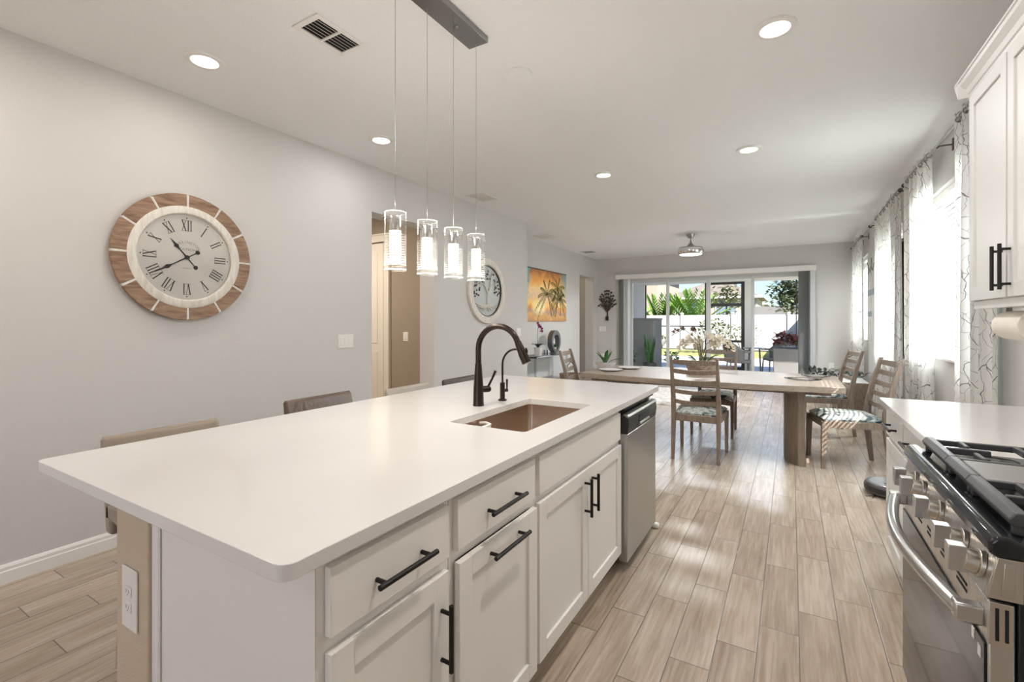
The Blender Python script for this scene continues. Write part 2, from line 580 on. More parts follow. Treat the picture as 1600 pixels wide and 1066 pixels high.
M_artd = mat('art_grey_green', (0.30, 0.36, 0.37), 0.8)
M_paper = mat('paper_towel', (0.84, 0.78, 0.70), 0.9, bump=0.3, bscale=120)
M_card = mat('cardboard', (0.45, 0.30, 0.17), 0.9)
M_door = mat('door_cream', (0.82, 0.76, 0.66), 0.4)
M_black_glass = mat('mirror_dark', (0.22, 0.225, 0.225), 0.06, 0.9)
M_lampon = emit('downlight_lens', (1.0, 0.96, 0.90), 9)
M_tubeon = emit('lit_frosted_tube', (1.0, 0.95, 0.88), 2.6)
M_fanon = emit('fan_lens', (1.0, 0.97, 0.92), 3)

# ------------------------------------------------------------------ mesh helpers


class B:
    """collects shapes into one bmesh"""

    def __init__(self):
        self.bm = bmesh.new()

    def box(self, x0, x1, y0, y1, z0, z1, rot=None, at=None):
        vs = bmesh.ops.create_cube(self.bm, size=1)['verts']
        c = Vector(((x0 + x1) / 2, (y0 + y1) / 2, (z0 + z1) / 2))
        for v in vs:
            v.co = Vector((v.co.x * (x1 - x0), v.co.y * (y1 - y0), v.co.z * (z1 - z0)))
            if rot is not None:
                v.co = rot @ v.co
            v.co += c
        return self

    def cyl(self, p0, p1, r, r2=None, seg=16, cap=True):
        p0, p1 = Vector(p0), Vector(p1)
        d = p1 - p0
        q = d.to_track_quat('Z', 'Y').to_matrix().to_4x4()
        mtx = Matrix.Translation((p0 + p1) / 2) @ q
        bmesh.ops.create_cone(self.bm, cap_ends=cap, segments=seg, radius1=r, radius2=r if r2 is None else r2, depth=d.length, matrix=mtx)
        return self

    def sphere(self, c, r, sx=1, sy=1, sz=1, seg=12):
        vs = bmesh.ops.create_uvsphere(self.bm, u_segments=seg, v_segments=max(6, seg * 2 // 3), radius=r)['verts']
        for v in vs:
            v.co = Vector((v.co.x * sx, v.co.y * sy, v.co.z * sz)) + Vector(c)
        return self

    def tube(self, pts, r, seg=10, cap=True):
        pts = [Vector(p) for p in pts]
        rs = r if isinstance(r, (list, tuple)) else [r] * len(pts)
        rings = []
        up = Vector((0.0123, 0.31, 1)).normalized()
        prev = None
        for i, p in enumerate(pts):
            a = pts[max(0, i - 1)]
            b = pts[min(len(pts) - 1, i + 1)]
            t = (b - a).normalized()
            if prev is None:
                s = t.cross(up)
                if s.length < 0.05:
                    s = t.cross(Vector((1, 0, 0)))
            else:
                s = prev - t * prev.dot(t)
            s.normalize()
            prev = s
            n = s.cross(t)
            rings.append([self.bm.verts.new(p + (s * math.cos(2 * PI * k / seg) + n * math.sin(2 * PI * k / seg)) * rs[i]) for k in range(seg)])
        for i in range(len(rings) - 1):
            for k in range(seg):
                self.bm.faces.new((rings[i][k], rings[i][(k + 1) % seg], rings[i + 1][(k + 1) % seg], rings[i + 1][k]))
        if cap:
            self.bm.faces.new(rings[0][::-1])
            self.bm.faces.new(rings[-1])
        return self

    def lathe(self, prof, c=(0, 0, 0), seg=32, axis='z', cap=True):
        c = Vector(c)
        rings = []
        for r, h in prof:
            ring = []
            for k in range(seg):
                a = 2 * PI * k / seg
                if axis == 'z':
                    q = Vector((r * math.cos(a), r * math.sin(a), h))
                elif axis == 'x':
                    q = Vector((h, r * math.cos(a), r * math.sin(a)))
                else:
                    q = Vector((r * math.sin(a), h, r * math.cos(a)))
                ring.append(self.bm.verts.new(q + c))
            rings.append(ring)
        for i in range(len(rings) - 1):
            for k in range(seg):
                self.bm.faces.new((rings[i][k], rings[i][(k + 1) % seg], rings[i + 1][(k + 1) % seg], rings[i + 1][k]))
        if cap:
            for ring in (rings[0], rings[-1]):
                try:
                    self.bm.faces.new(ring)
                except ValueError:
                    pass
        return self

    def prism(self, poly, axis, a, b):
        """poly: 2D points; extruded along axis from a to b"""
        def P(p, h):
            if axis == 'z':
                return (p[0], p[1], h)
            if axis == 'x':
                return (h, p[0], p[1])
            return (p[0], h, p[1])
        v0 = [self.bm.verts.new(P(p, a)) for p in poly]
        v1 = [self.bm.verts.new(P(p, b)) for p in poly]
        n = len(poly)
        self.bm.faces.new(v0[::-1])
        self.bm.faces.new(v1)
        for i in range(n):
            self.bm.faces.new((v0[i], v0[(i + 1) % n], v1[(i + 1) % n], v1[i]))
        return self

    def quad(self, *p):
        self.bm.faces.new([self.bm.verts.new(q) for q in p])
        return self

    def holed_slab(self, outer, holes, z0, z1):
        tops = []
        for z in (z0, z1):
            edges = []
            loops = []
            for lp in [outer] + holes:
                vs = [self.bm.verts.new((p[0], p[1], z)) for p in lp]
                loops.append(vs)
                for i in range(len(vs)):
                    edges.append(self.bm.edges.new((vs[i], vs[(i + 1) % len(vs)])))
            bmesh.ops.triangle_fill(self.bm, use_beauty=True, use_dissolve=False, edges=edges)
            tops.append(loops)
        for l0, l1 in zip(*tops):
            n = len(l0)
            for i in range(n):
                self.bm.faces.new((l0[i], l0[(i + 1) % n], l1[(i + 1) % n], l1[i]))
        return self


def rrect(x0, x1, y0, y1, r, seg=5):
    pts = []
    for cx, cy, a0 in ((x1 - r, y1 - r, 0), (x0 + r, y1 - r, 90), (x0 + r, y0 + r, 180), (x1 - r, y0 + r, 270)):
        for k in range(seg + 1):
            a = R(a0 + 90 * k / seg)
            pts.append((cx + r * math.cos(a), cy + r * math.sin(a)))
    return pts


def root_loc(o):
    v = Vector((0, 0, 0))
    while o is not None:
        v += o.location
        o = o.parent
    return v


def obj(name, b, m, parent=None, smooth=False, bevel=0, bseg=2, local=False, kind=None, label=None, angle=35):
    bm = b.bm
    if parent is not None and not local:
        off = root_loc(parent)
        bmesh.ops.translate(bm, verts=bm.verts, vec=-off)
    bmesh.ops.recalc_face_normals(bm, faces=bm.faces)
    me = bpy.data.meshes.new(name)
    bm.to_mesh(me)
    bm.free()
    me.materials.append(m)
    o = bpy.data.objects.new(name, me)
    COL.objects.link(o)
    if parent is not None:
        o.parent = parent
    if smooth or bevel:
        for p in me.polygons:
            p.use_smooth = True
        try:
            me.set_sharp_from_angle(angle=R(angle))
        except Exception:
            pass
    if bevel:
        md = o.modifiers.new('bevel', 'BEVEL')
        md.width = bevel
        md.segments = bseg
        md.limit_method = 'ANGLE'
        md.angle_limit = R(40)
        md.harden_normals = False
    if kind:
        o['kind'] = kind
    if label:
        o['label'] = label
    return o


def thing(name, label, cat, loc=(0, 0, 0), rotz=0, group=None):
    o = bpy.data.objects.new(name, None)
    COL.objects.link(o)
    o.location = loc
    o.rotation_euler = (0, 0, rotz)
    o.empty_display_size = 0.1
    o['label'] = label
    o['category'] = cat
    if group:
        o['group'] = group
    return o


def tag(o, label, cat, group=None, kind=None):
    o['label'] = label
    o['category'] = cat
    if group:
        o['group'] = group
    if kind:
        o['kind'] = kind
    return o


def struct(name, b, m, **kw):
    return obj(name, b, m, kind='structure', **kw)


def dup(root, loc, rotz, label=None, group=None):
    r = root.copy()
    COL.objects.link(r)
    r.location = loc
    r.rotation_euler = (0, 0, rotz)
    if label:
        r['label'] = label
    if group:
        r['group'] = group
    for ch in list(root.children):
        c = ch.copy()
        COL.objects.link(c)
        c.parent = r
        for g in ch.children:
            d = g.copy()
            COL.objects.link(d)
            d.parent = c
    return r

# ================================================================== the setting
XL, XR, YB, H = -3.465, 1.07, 10.8, 2.84
XL2 = -4.02
struct('floor', B().box(-6.7, 1.27, -3.3, 11.0, -0.1, 0), M_floor)
struct('ceiling', B().box(-6.7, 1.27, -3.3, 11.0, H, H + 0.15), M_ceil)
b = B()
b.box(XL - .215, XL, -3.3, 3.2, 0, H).box(XL - .215, XL, 3.2, 4.123, 2.40, H).box(XL - .215, XL, 4.123, 6.3, 0, H)
b.box(XL2 - .2, XL - .215, 6.1, 6.3, 0, H)
b.box(XL2 - .2, XL2, 6.3, 9.70, 0, H).box(XL2 - .2, XL2, 9.70, 10.53, 2.38, H).box(XL2 - .2, XL2, 10.53, 10.8, 0, H)
struct('wall_left', b, M_wall)
# right wall with three window openings
WIN = [(4.2, 5.85), (6.75, 7.95), (9.45, 10.6)]
WZ0, WZ1 = 1.03, 2.45
b = B()
ys = [-3.3] + [v for w_ in WIN for v in w_] + [11.0]
for i in range(0, len(ys), 2):
    b.box(XR, XR + .2, ys[i], ys[i + 1], 0, H)
for a_, c_ in WIN:
    b.box(XR, XR + .2, a_, c_, 0, WZ0).box(XR, XR + .2, a_, c_, WZ1, H)
struct('wall_right', b, M_wall)
SX0, SX1, SZ = -3.25, 0.24, 2.34
b = B().box(XL2 - .2, SX0, YB, YB + .2, 0, H).box(SX1, XR, YB, YB + .2, 0, H).box(SX0, SX1, YB, YB + .2, SZ, H)
struct('wall_back', b, M_wall)
# wall behind the camera, with an opening made up for the fill lamp
b = B().box(XL, -2.6, -3.3, -3.1, 0, H).box(0.0, XR, -3.3, -3.1, 0, H).box(-2.6, 0, -3.3, -3.1, 0, .85).box(-2.6, 0, -3.3, -3.1, 2.45, H)
struct('wall_front', b, M_wall)
# foyer beyond the opening
b = B().box(-6.7, XL - .215, 4.6, 4.75, 0, H)
struct('wall_foyer', b, M_foyer_shade)
b = B().box(-6.7, -6.5, 1.9, 4.75, 0, H).box(-6.7, XL - .215, 1.9, 2.05, 0, H)
struct('wall_foyer_side', b, M_foyer_shade)
# closet niche
b = B().box(-5.4, -5.3, 9.3, 10.75, 0, H).box(-5.4, XL2 - .2, 10.53, 10.75, 0, H).box(-5.4, XL2 - .2, 9.3, 9.4, 0, H)
struct('wall_closet', b, M_house)
tag(obj('closet_shelf', B().box(-5.3, -4.5, 9.45, 10.5, 1.02, 1.05), M_trim, bevel=.003), 'white shelf inside the narrow opening at the far left corner', 'shelf')


def baseboard(name, x0, x1, y0, y1, side):
    """profiled board: side is the direction it faces"""
    prof = [(0, 0), (.014, 0), (.014, .062), (.011, .068), (.011, .083), (.006, .094), (.003, .098), (0, .098)]
    b = B()
    if side == '+x':
        b.prism([(x0 + p[0], p[1]) for p in prof], 'y', y0, y1)
    elif side == '-x':
        b.prism([(x0 - p[0], p[1]) for p in prof], 'y', y0, y1)
    elif side == '-y':
        b.prism([(y0 - p[0], p[1]) for p in prof], 'x', x0, x1)
    struct(name, b, M_trim)


baseboard('baseboard_left', XL, 0, -3.1, 3.2, '+x')
baseboard('baseboard_left_middle', XL, 0, 4.123, 6.3, '+x')
baseboard('baseboard_left_far', XL2, 0, 6.3, 9.70, '+x')
baseboard('baseboard_back', XL2, SX0 - .03, YB, 0, '-y')
baseboard('baseboard_back_right', SX1 + .03, XR, YB, 0, '-y')
baseboard('baseboard_right', XR, 0, 3.35, YB, '-x')
baseboard('baseboard_foyer', -4.62, XL - .215, 4.6, 0, '-y')
struct('lit_wall_strip', B().box(XR - .012, XR, 3.86, 3.99, 0.0, 2.45), mat('daylit_wall_tone', (0.55, 0.62, 0.63), 0.4))  # wall strip caught by daylight, drawn as a paler colour

# door and casing in the foyer
d = obj('door_2', B().box(-5.53, -4.715, 4.555, 4.59, 0.01, 2.40), M_door, bevel=.002, kind='structure')
b = B()
for z0, z1 in ((.16, .93), (1.05, 2.28)):
    b.box(-5.42, -4.82, 4.549, 4.553, z0, z1)
obj('door_panel', b, M_door, d, bevel=.0015)
obj('door_handle', B().cyl((-5.47, 4.555, .98), (-5.47, 4.50, .98), .012).sphere((-5.47, 4.49, .98), .028), M_nickel, d, smooth=True)
b = B().box(-5.63, -5.54, 4.555, 4.60, 0, 2.42).box(-4.71, -4.62, 4.555, 4.60, 0, 2.42).box(-5.63, -4.62, 4.555, 4.60, 2.42, 2.51).box(-5.65, -4.60, 4.545, 4.60, 2.51, 2.53)
struct('trim_2', b, M_door, bevel=.003)

# windows in the right wall


def side_window(i, y0, y1):
    f = B()
    X0, X1 = XR + .13, XR + .18
    t = .045
    f.box(X0, X1, y0, y0 + t, WZ0, WZ1).box(X0, X1, y1 - t, y1, WZ0, WZ1).box(X0, X1, y0 + t, y1 - t, WZ0, WZ0 + t).box(X0, X1, y0 + t, y1 - t, WZ1 - t, WZ1)
    zm = (WZ0 + WZ1) / 2
    f.box(X0, X1, y0 + t, y1 - t, zm - .02, zm + .02)
    fo = obj('window_%d' % i, f, M_alu, bevel=.003, kind='structure')
    obj('pane', B().box(X0 + .02, X0 + .026, y0 + t, y1 - t, WZ0 + t, WZ1 - t), M_glass, fo)
    obj('window_sill', B().box(XR - .03, XR + .14, y0 - .02 if False else y0 + .001, y1 - .001, WZ0 + .001, WZ0 + .022), M_trim, fo, bevel=.004)
    bl = thing('window_blind', ['white horizontal slat blind in the window nearest the kitchen', 'white slat blind behind the middle branch-print curtain', 'white slat blind in the window nearest the back corner'][i - 1], 'blind', (XR + .07, (y0 + y1) / 2, WZ1))
    s = B()
    z = WZ0 + .06
    tl = R(69)
    rot = Matrix.Rotation(-tl, 3, 'Y')
    while z < WZ1 - .07:
        s.box(XR + .07 - .025, XR + .07 + .025, y0 + .012, y1 - .012, z - .0012, z + .0012, rot=rot)
        z += .0445
    obj('slat', s, M_blind, bl)
    obj('headrail', B().box(XR + .035, XR + .10, y0 + .008, y1 - .008, WZ1 - .055, WZ1 - .004), M_plate, bl, bevel=.004)
    obj('bottom_rail', B().box(XR + .05, XR + .09, y0 + .012, y1 - .012, WZ0 + .026, WZ0 + .044), M_plate, bl, bevel=.004)


for i, (a_, c_) in enumerate(WIN):
    side_window(i + 1, a_, c_)

# sliding glass door
dr = B()
dr.box(SX0, SX0 + .035, YB + .02, YB + .16, 0, SZ).box(SX1 - .035, SX1, YB + .02, YB + .16, 0, SZ).box(SX0, SX1, YB + .02, YB + .16, SZ - .04, SZ).box(SX0, SX1, YB + .02, YB + .16, 0, .02)
door1 = obj('door_1', dr, M_alu, kind='structure', bevel=.003)
edges = [(-3.215, -2.37, .06, .09), (-2.40, -1.535, .10, .13), (-1.535, -.665, .10, .13), (-.695, .205, .06, .09)]
for x0, x1, q0, q1 in edges:
    t = .045
    lt, rt = t, t
    f = B()
    f.box(x0, x0 + lt, YB + q0, YB + q1, .02, SZ - .04).box(x1 - rt, x1, YB + q0, YB + q1, .02, SZ - .04)
    f.box(x0 + lt, x1 - rt, YB + q0, YB + q1, .02, .10).box(x0 + lt, x1 - rt, YB + q0, YB + q1, SZ - .10, SZ - .04)
    s_ = obj('door_panel', f, M_alu, door1, bevel=.003)
    obj('pane', B().box(x0 + lt, x1 - rt, YB + q0 + .012, YB + q0 + .018, .10, SZ - .10), M_glass, s_)
obj('door_pull', B().box(-1.60, -1.575, YB + .075, YB + .10, .95, 1.15), M_alu, door1, bevel=.004)
obj('door_pull', B().box(-1.50, -1.475, YB + .075, YB + .10, .95, 1.15), M_alu, door1, bevel=.004)

# vertical blinds
vb = thing('vertical_blind', 'white valance and grey vertical vanes over the sliding glass door', 'blind', (-1.55, YB, 2.33))
obj('valance', B().box(-3.53, .415, YB - .10, YB - .002, 2.335, 2.425).box(-3.53, .415, YB - .115, YB - .10, 2.325, 2.43), M_trim, vb, bevel=.004)


def vane(x, ang, m):
    w_ = .088
    rot = Matrix.Rotation(ang, 3, 'Z')
    obj('vane', B().box(x - w_ / 2, x + w_ / 2, YB - .066, YB - .064, .03, 2.33, rot=rot), m, vb)


for i in range(8):
    vane(-3.44 + i * .014, R(82), M_vane)
for i in range(5):
    vane(-3.315 + i * .022, R(35 + 8 * i), M_vanew)
for i in range(10):
    vane(.145 + i * .018, R(55 + 3 * i), M_vane)
vane(.36, R(20), M_vanew)

# ================================================================== text


def text_into(b, s, size, place):
    """adds the letters of s to b; place(x, y) -> 3D point"""
    cu = bpy.data.curves.new('t', 'FONT')
    cu.body = s
    cu.size = size
    cu.align_x = 'CENTER'
    cu.align_y = 'CENTER'
    cu.resolution_u = 3
    o = bpy.data.objects.new('t', cu)
    me = o.to_mesh()
    base = [b.bm.verts.new(place(v.co.x, v.co.y)) for v in me.vertices]
    for p in me.polygons:
        try:
            b.bm.faces.new([base[i] for i in p.vertices])
        except ValueError:
            pass
    o.to_mesh_clear()
    bpy.data.objects.remove(o)
    bpy.data.curves.remove(cu)


# ================================================================== wall clock
CY, CZ, CX = 1.578, 1.765, XL
clk = thing('wall_clock', 'large round roman numeral wall clock with brown wooden segments and whitewashed ring', 'clock', (CX, CY, CZ))


def cpt(r, a, x):
    """a clockwise from twelve, seen from the room"""
    return (CX + x, CY + r * math.sin(a), CZ + r * math.cos(a))


def wedge(b, r0, r1, a0, a1, x0, x1, n=8):
    rows = []
    for i in range(n + 1):
        a = a0 + (a1 - a0) * i / n
        rows.append([b.bm.verts.new(cpt(r, a, x)) for r, x in ((r0, x0), (r1, x0), (r1, x1), (r0, x1))])
    for i in range(n):
        p, q = rows[i], rows[i + 1]
        for k in range(4):
            b.bm.faces.new((p[k], p[(k + 1) % 4], q[(k + 1) % 4], q[k]))
    b.bm.faces.new(rows[0])
    b.bm.faces.new(rows[-1][::-1])


obj('backing', B().lathe([(.001, .002), (.400, .002), (.408, .02), (.400, .026), (.001, .026)], (CX, CY, CZ), 64, 'x'), M_clockwood, clk, smooth=True)
for k in range(12):
    b = B()
    wedge(b, .332, .413, R(30 * k + 1.2), R(30 * k + 28.8), .02, .046)
    obj('wood_segment', b, M_clockwood, clk, bevel=.002)
for k in range(12):
    b = B()
    wedge(b, .330, .409, R(30 * k - 1.0), R(30 * k + 1.0), .02, .045, 1)
    obj('divider', b, M_clockwhite, clk)
obj('inner_ring', B().lathe([(.334, .02), (.334, .046), (.322, .052), (.288, .052), (.280, .04), (.280, .02)], (CX, CY, CZ), 72, 'x', cap=False), M_clockwhite, clk, smooth=True)
obj('dial', B().lathe([(.001, .024), (.282, .024), (.282, .028), (.001, .028)], (CX, CY, CZ), 64, 'x'), M_face, clk)
num = ['XII', 'I', 'II', 'III', 'IIII', 'V', 'VI', 'VII', 'VIII', 'IX', 'X', 'XI']
dial = [o for o in clk.children if o.name.startswith('dial')][0]


def stroke(b, a, r0, t0, r1, t1, w0):
    """stroke on the dial at angle a; (radial, tangential) from..to"""
    P0 = Vector((r0, t0))
    P1 = Vector((r1, t1))
    d_ = (P1 - P0).normalized()
    n_ = Vector((-d_.y, d_.x)) * w0 / 2
    pts = []
    for q in (P0 + n_, P1 + n_, P1 - n_, P0 - n_):
        r_, t_ = q
        y_ = r_ * math.sin(a) + t_ * math.cos(a)
        z_ = r_ * math.cos(a) - t_ * math.sin(a)
        pts.append((CX + .0295, CY + y_, CZ + z_))
    b.quad(*pts)


RI, RO = .175, .245
for k, s in enumerate(num):
    ink = B()
    a = R(30 * k)
    widths = {'I': .017, 'V': .034, 'X': .034}
    tot = sum(widths[c] for c in s)
    t = -tot / 2
    for c in s:
        wd = widths[c]
        m_ = t + wd / 2
        if c == 'I':
            stroke(ink, a, RI, m_, RO, m_, .0062)
        elif c == 'V':
            stroke(ink, a, RO, m_ - wd * .36, RI, m_, .0065)
            stroke(ink, a, RO, m_ + wd * .36, RI, m_, .0030)
        else:
            stroke(ink, a, RO, m_ - wd * .34, RI, m_ + wd * .34, .0065)
            stroke(ink, a, RO, m_ + wd * .34, RI, m_ - wd * .34, .0030)
        t += wd
    stroke(ink, a, RI, -tot / 2 + .002, RI, tot / 2 - .002, .0018)
    stroke(ink, a, RO, -tot / 2 + .002, RO, tot / 2 - .002, .0018)
    stroke(ink, a, .256, -.003, .262, .003, .006)
    obj('numeral', ink, M_ink, dial)
tx = B()
word = 'KENSINGTON'
for i, ch in enumerate(word):
    a = R(-52 + 104 * i / (len(word) - 1))
    rr = .088

    def place(x, y, a=a):
        r_, t_ = rr + y, x
        return (CX + .0292, CY + r_ * math.sin(a) + t_ * math.cos(a), CZ + .012 + r_ * math.cos(a) - t_ * math.sin(a))
    text_into(tx, ch, .024, place)
text_into(tx, 'STATION', .023, lambda x, y: (CX + .0292, CY + x * 1.25, CZ + .052 + y))
text_into(tx, 'LONDON', .011, lambda x, y: (CX + .0292, CY + x * 1.2, CZ - .072 + y))
obj('dial_lettering', tx, M_inkg, clk)


def hand(name, ang, length, tail, x):
    b = B()
    segs = [(-tail, .0022), (-tail * .35, .003), (0, .005), (length * .38, .003), (length * .50, .004), (length * .62, .013), (length * .72, .006), (length, .0008)]
    for (r0, w0), (r1, w1) in zip(segs, segs[1:]):
        pts = []
        for r_, t_ in ((r0, -w0), (r1, -w1), (r1, w1), (r0, w0)):
            pts.append((r_ * math.sin(ang) + t_ * math.cos(ang) + CY, r_ * math.cos(ang) - t_ * math.sin(ang) + CZ))
        b.prism(pts, 'x', CX + x, CX + x + .0015)
    b.cyl((CX + x, CY - tail * math.sin(ang), CZ - tail * math.cos(ang)), (CX + x + .002, CY - tail * math.sin(ang), CZ - tail * math.cos(ang)), .0135, seg=20)
    b.cyl((CX + x, CY, CZ), (CX + x + .003, CY, CZ), .0145, seg=20)
    obj(name, b, M_ink, clk)


hand('hour_hand', R(-40), .150, .082, .0315)
hand('minute_hand', R(239), .215, .075, .0345)
obj('cover_glass', B().lathe([(.001, .040), (.284, .040)], (CX, CY, CZ), 48, 'x', cap=False), M_glass, clk)

# ================================================================== round tree decoration
TY, TZ = 5.165, 1.745
td = thing('wall_decoration', 'round whitewashed wall decoration with a carved tree inside the ring', 'decoration', (XL, TY, TZ))
obj('ring', B().lathe([(.425, .002), (.430, .02), (.425, .04), (.345, .045), (.335, .03), (.335, .002)], (XL, TY, TZ), 64, 'x', cap=False), M_clockwhite, td, smooth=True)
obj('back_panel', B().lathe([(.001, .004), (.336, .004), (.336, .012), (.001, .012)], (XL, TY, TZ), 48, 'x'), mat('pale_blue_panel', (0.50, 0.53, 0.53), 0.4), td)
b = B()
rr_ = random.Random(4)


def branch(b, y, z, a, ln, r, depth):
    y1 = y + ln * math.sin(a)
    z1 = z + ln * math.cos(a)
    if math.hypot(y1, z1) > .325:
        return
    b.tube([(XL + .022, TY + y, TZ + z), (XL + .024, TY + (y + y1) / 2 + rr_.uniform(-.008, .008), TZ + (z + z1) / 2), (XL + .022, TY + y1, TZ + z1)], [r, r * .85, r * .65], seg=6)
    if depth == 0:
        return
    for da in (rr_.uniform(-.75, -.35), rr_.uniform(.3, .8)):
        branch(b, y1, z1, a + da, ln * .74, r * .65, depth - 1)


branch(b, 0.01, -.20, 0.05, .17, .026, 5)
for a in (-1.9, -1.55, 1.55, 1.85, 2.4, -2.4, 2.9):
    b.tube([(XL + .022, TY + .01, TZ - .19), (XL + .022, TY + .14 * math.sin(a), TZ - .20 + .06 * math.cos(a)), (XL + .022, TY + .26 * math.sin(a), TZ - .17 + .10 * math.cos(a))], [.02, .012, .004], seg=6)
obj('carved_tree', b, mat('carved_pale_wood', (0.60, 0.58, 0.54), 0.6), td, smooth=True)
b = B()
for k in range(46):
    a = rr_.uniform(-1.9, 1.9)
    q = rr_.uniform(.16, .305)
    y_, z_ = q * math.sin(a), q * math.cos(a)
    b.sphere((XL + .020, TY + y_, TZ + z_), .016, .3, rr_.uniform(.7, 1.6), rr_.uniform(.5, 1.0), 8)
obj('dark_leaf_cutout', b, M_ink, td)
obj('inner_edge', B().lathe([(.337, .012), (.337, .034), (.327, .034), (.327, .012)], (XL, TY, TZ), 64, 'x', cap=False), M_leatd, td)

# ================================================================== switch and outlet plates


def plate(name, label, cat, c, w_, h_, axis, rockers, outlet=False, mm=None):
    """axis: outward normal '+x', '-y'"""
    t = thing(name, label, cat, c)
    x, y, z = c
    th = .006

    def bb(u0, u1, v0, v1, d0, d1):
        if axis == '+x':
            return (x + d0, x + d1, y + u0, y + u1, z + v0, z + v1)
        return (x + u0, x + u1, y - d1, y - d0, z + v0, z + v1)
    obj('cover_plate', B().box(*bb(-w_ / 2, w_ / 2, -h_ / 2, h_ / 2, 0.0005, th)), M_plate, t, bevel=.003)
    for k in range(rockers):
        u = (k - (rockers - 1) / 2) * .046
        if outlet:
            for s_ in (-1, 1):
                obj('socket', B().box(*bb(u - .017, u + .017, s_ * .021 - .014, s_ * .021 + .014, th, th + .003)), M_plate, t, bevel=.004)
                q = B()
                for du in (-.007, .007):
                    q.box(*bb(u + du - .0012, u + du + .0012, s_ * .021 - .003, s_ * .021 + .006, th + .003, th + .0035))
                q.box(*bb(u - .002, u + .002, s_ * .021 - .010, s_ * .021 - .006, th + .003, th + .0035))
                obj('slot', q, M_platel, t)
        else:
            obj('rocker', B().box(*bb(u - .016, u + .016, -.034, .034, th, th + .004)), M_plate, t, bevel=.002)
    return t


plate('light_switch', 'white triple rocker light switch on the wall right of the clock', 'light switch', (XL, 2.89, 1.165), .168, .122, '+x', 3)
plate('light_switch', 'white double light switch near the wall end beside the round tree decoration', 'light switch', (XL, 6.03, 1.185), .118, .12, '+x', 2)
plate('light_switch', 'white single light switch on the brown foyer wall', 'light switch', (-4.35, 4.6, 1.145), .085, .12, '-y', 1)
plate('light_switch', 'white light switch under the metal tree on the back wall', 'light switch', (-3.88, YB, 1.17), .17, .12, '-y', 3)
plate('wall_outlet', 'white outlet low on the back wall left of the sliding door', 'outlet', (-3.87, YB, .52), .12, .12, '-y', 1, True)
plate('wall_outlet', 'white outlet low on the back wall right of the sliding door', 'outlet', (.66, YB, .50), .08, .12, '-y', 1, True)

# ================================================================== ceiling fixtures


def downlight(x, y, label, lit=True, vis=True):
    t = thing('recessed_light', label, 'ceiling light', (x, y, H), group='round recessed ceiling lights')
    obj('trim_ring', B().lathe([(.100, H - .001), (.100, H - .006), (.094, H - .011), (.070, H - .012), (.066, H - .006), (.066, H - .001)], (x, y, 0), 40, cap=False), M_trim, t, smooth=True)
    obj('lens', B().lathe([(.001, H - .005), (.067, H - .005)], (x, y, 0), 32, cap=False), M_lampon, t)
    light('downlight_beam', 'AREA', (x, y, H - .014), 4.2 if x < -2 else 10, WARM if y < 2.2 else NEUT, size=.13, direction=(0, 0, -1))


downlight(-2.89, 1.42, 'round recessed light in the ceiling above the clock')
downlight(-.07, 2.745, 'round recessed light nearest the upper wall cabinet')
downlight(-2.90, 2.78, 'round recessed light behind the pendant cord, beside the left wall')
downlight(-1.643, 4.60, 'round recessed light above the middle of the dining table')
downlight(-.315, 4.56, 'round recessed light above the right end of the dining table')
for x, y, pw_ in ((-.07, 1.40, 21), (-2.9, .06, 14), (-1.5, -1.6, 5)):  # unseen ceiling lamps added to brighten the near zone, no fixtures modelled
    light('downlight_beam', 'AREA', (x, y, H - .014), pw_, WARM, size=.13, direction=(0, 0, -1))

det = tag(obj('smoke_detector', B().lathe([(.001, H - .030), (.060, H - .030), (.074, H - .024), (.080, H - .010), (.082, H - .001)], (-1.417, 2.472, 0), 40, cap=False), M_ceil, smooth=True), 'plain white round disc on the ceiling right of the pendant canopy', 'smoke detector')


def vent(x0, x1, y0, y1, label, rows, dark=True):
    t = thing('ceiling_vent', label, 'air vent', ((x0 + x1) / 2, (y0 + y1) / 2, H))
    f = .028
    b = B().box(x0, x1, y0, y0 + f, H - .008, H - .0005).box(x0, x1, y1 - f, y1, H - .008, H - .0005).box(x0, x0 + f, y0 + f, y1 - f, H - .008, H - .0005).box(x1 - f, x1, y0 + f, y1 - f, H - .008, H - .0005)
    ym = (y0 + y1) / 2
    b.box(x0 + f, x1 - f, ym - .008, ym + .008, H - .008, H - .0005)
    obj('frame', b, M_trim, t, bevel=.002)
    obj('duct_opening', B().box(x0 + f, x1 - f, y0 + f, y1 - f, H - .002, H - .001), M_gap if dark else M_plate, t)
    s = B()
    n = rows
    for k in range(n):
        xx = x0 + f + (x1 - x0 - 2 * f) * (k + .5) / n
        s.box(xx - .008, xx + .008, y0 + f, y1 - f, H - .0085, H - .007, rot=Matrix.Rotation(R(35), 3, 'Y'))
    obj('louvre', s, M_trim, t)


vent(-2.175, -1.975, 1.48, 1.79, 'white slatted ceiling vent nearest the camera, above the island', 6)
vent(-3.31, -3.06, 4.52, 4.86, 'white ceiling vent above the round tree decoration', 7, False)
vent(-3.88, -3.56, 7.22, 7.60, 'white ceiling vent above the sunset picture', 7, False)
vent(-3.89, -3.59, 9.38, 9.66, 'dark ceiling vent in the far left corner', 5)

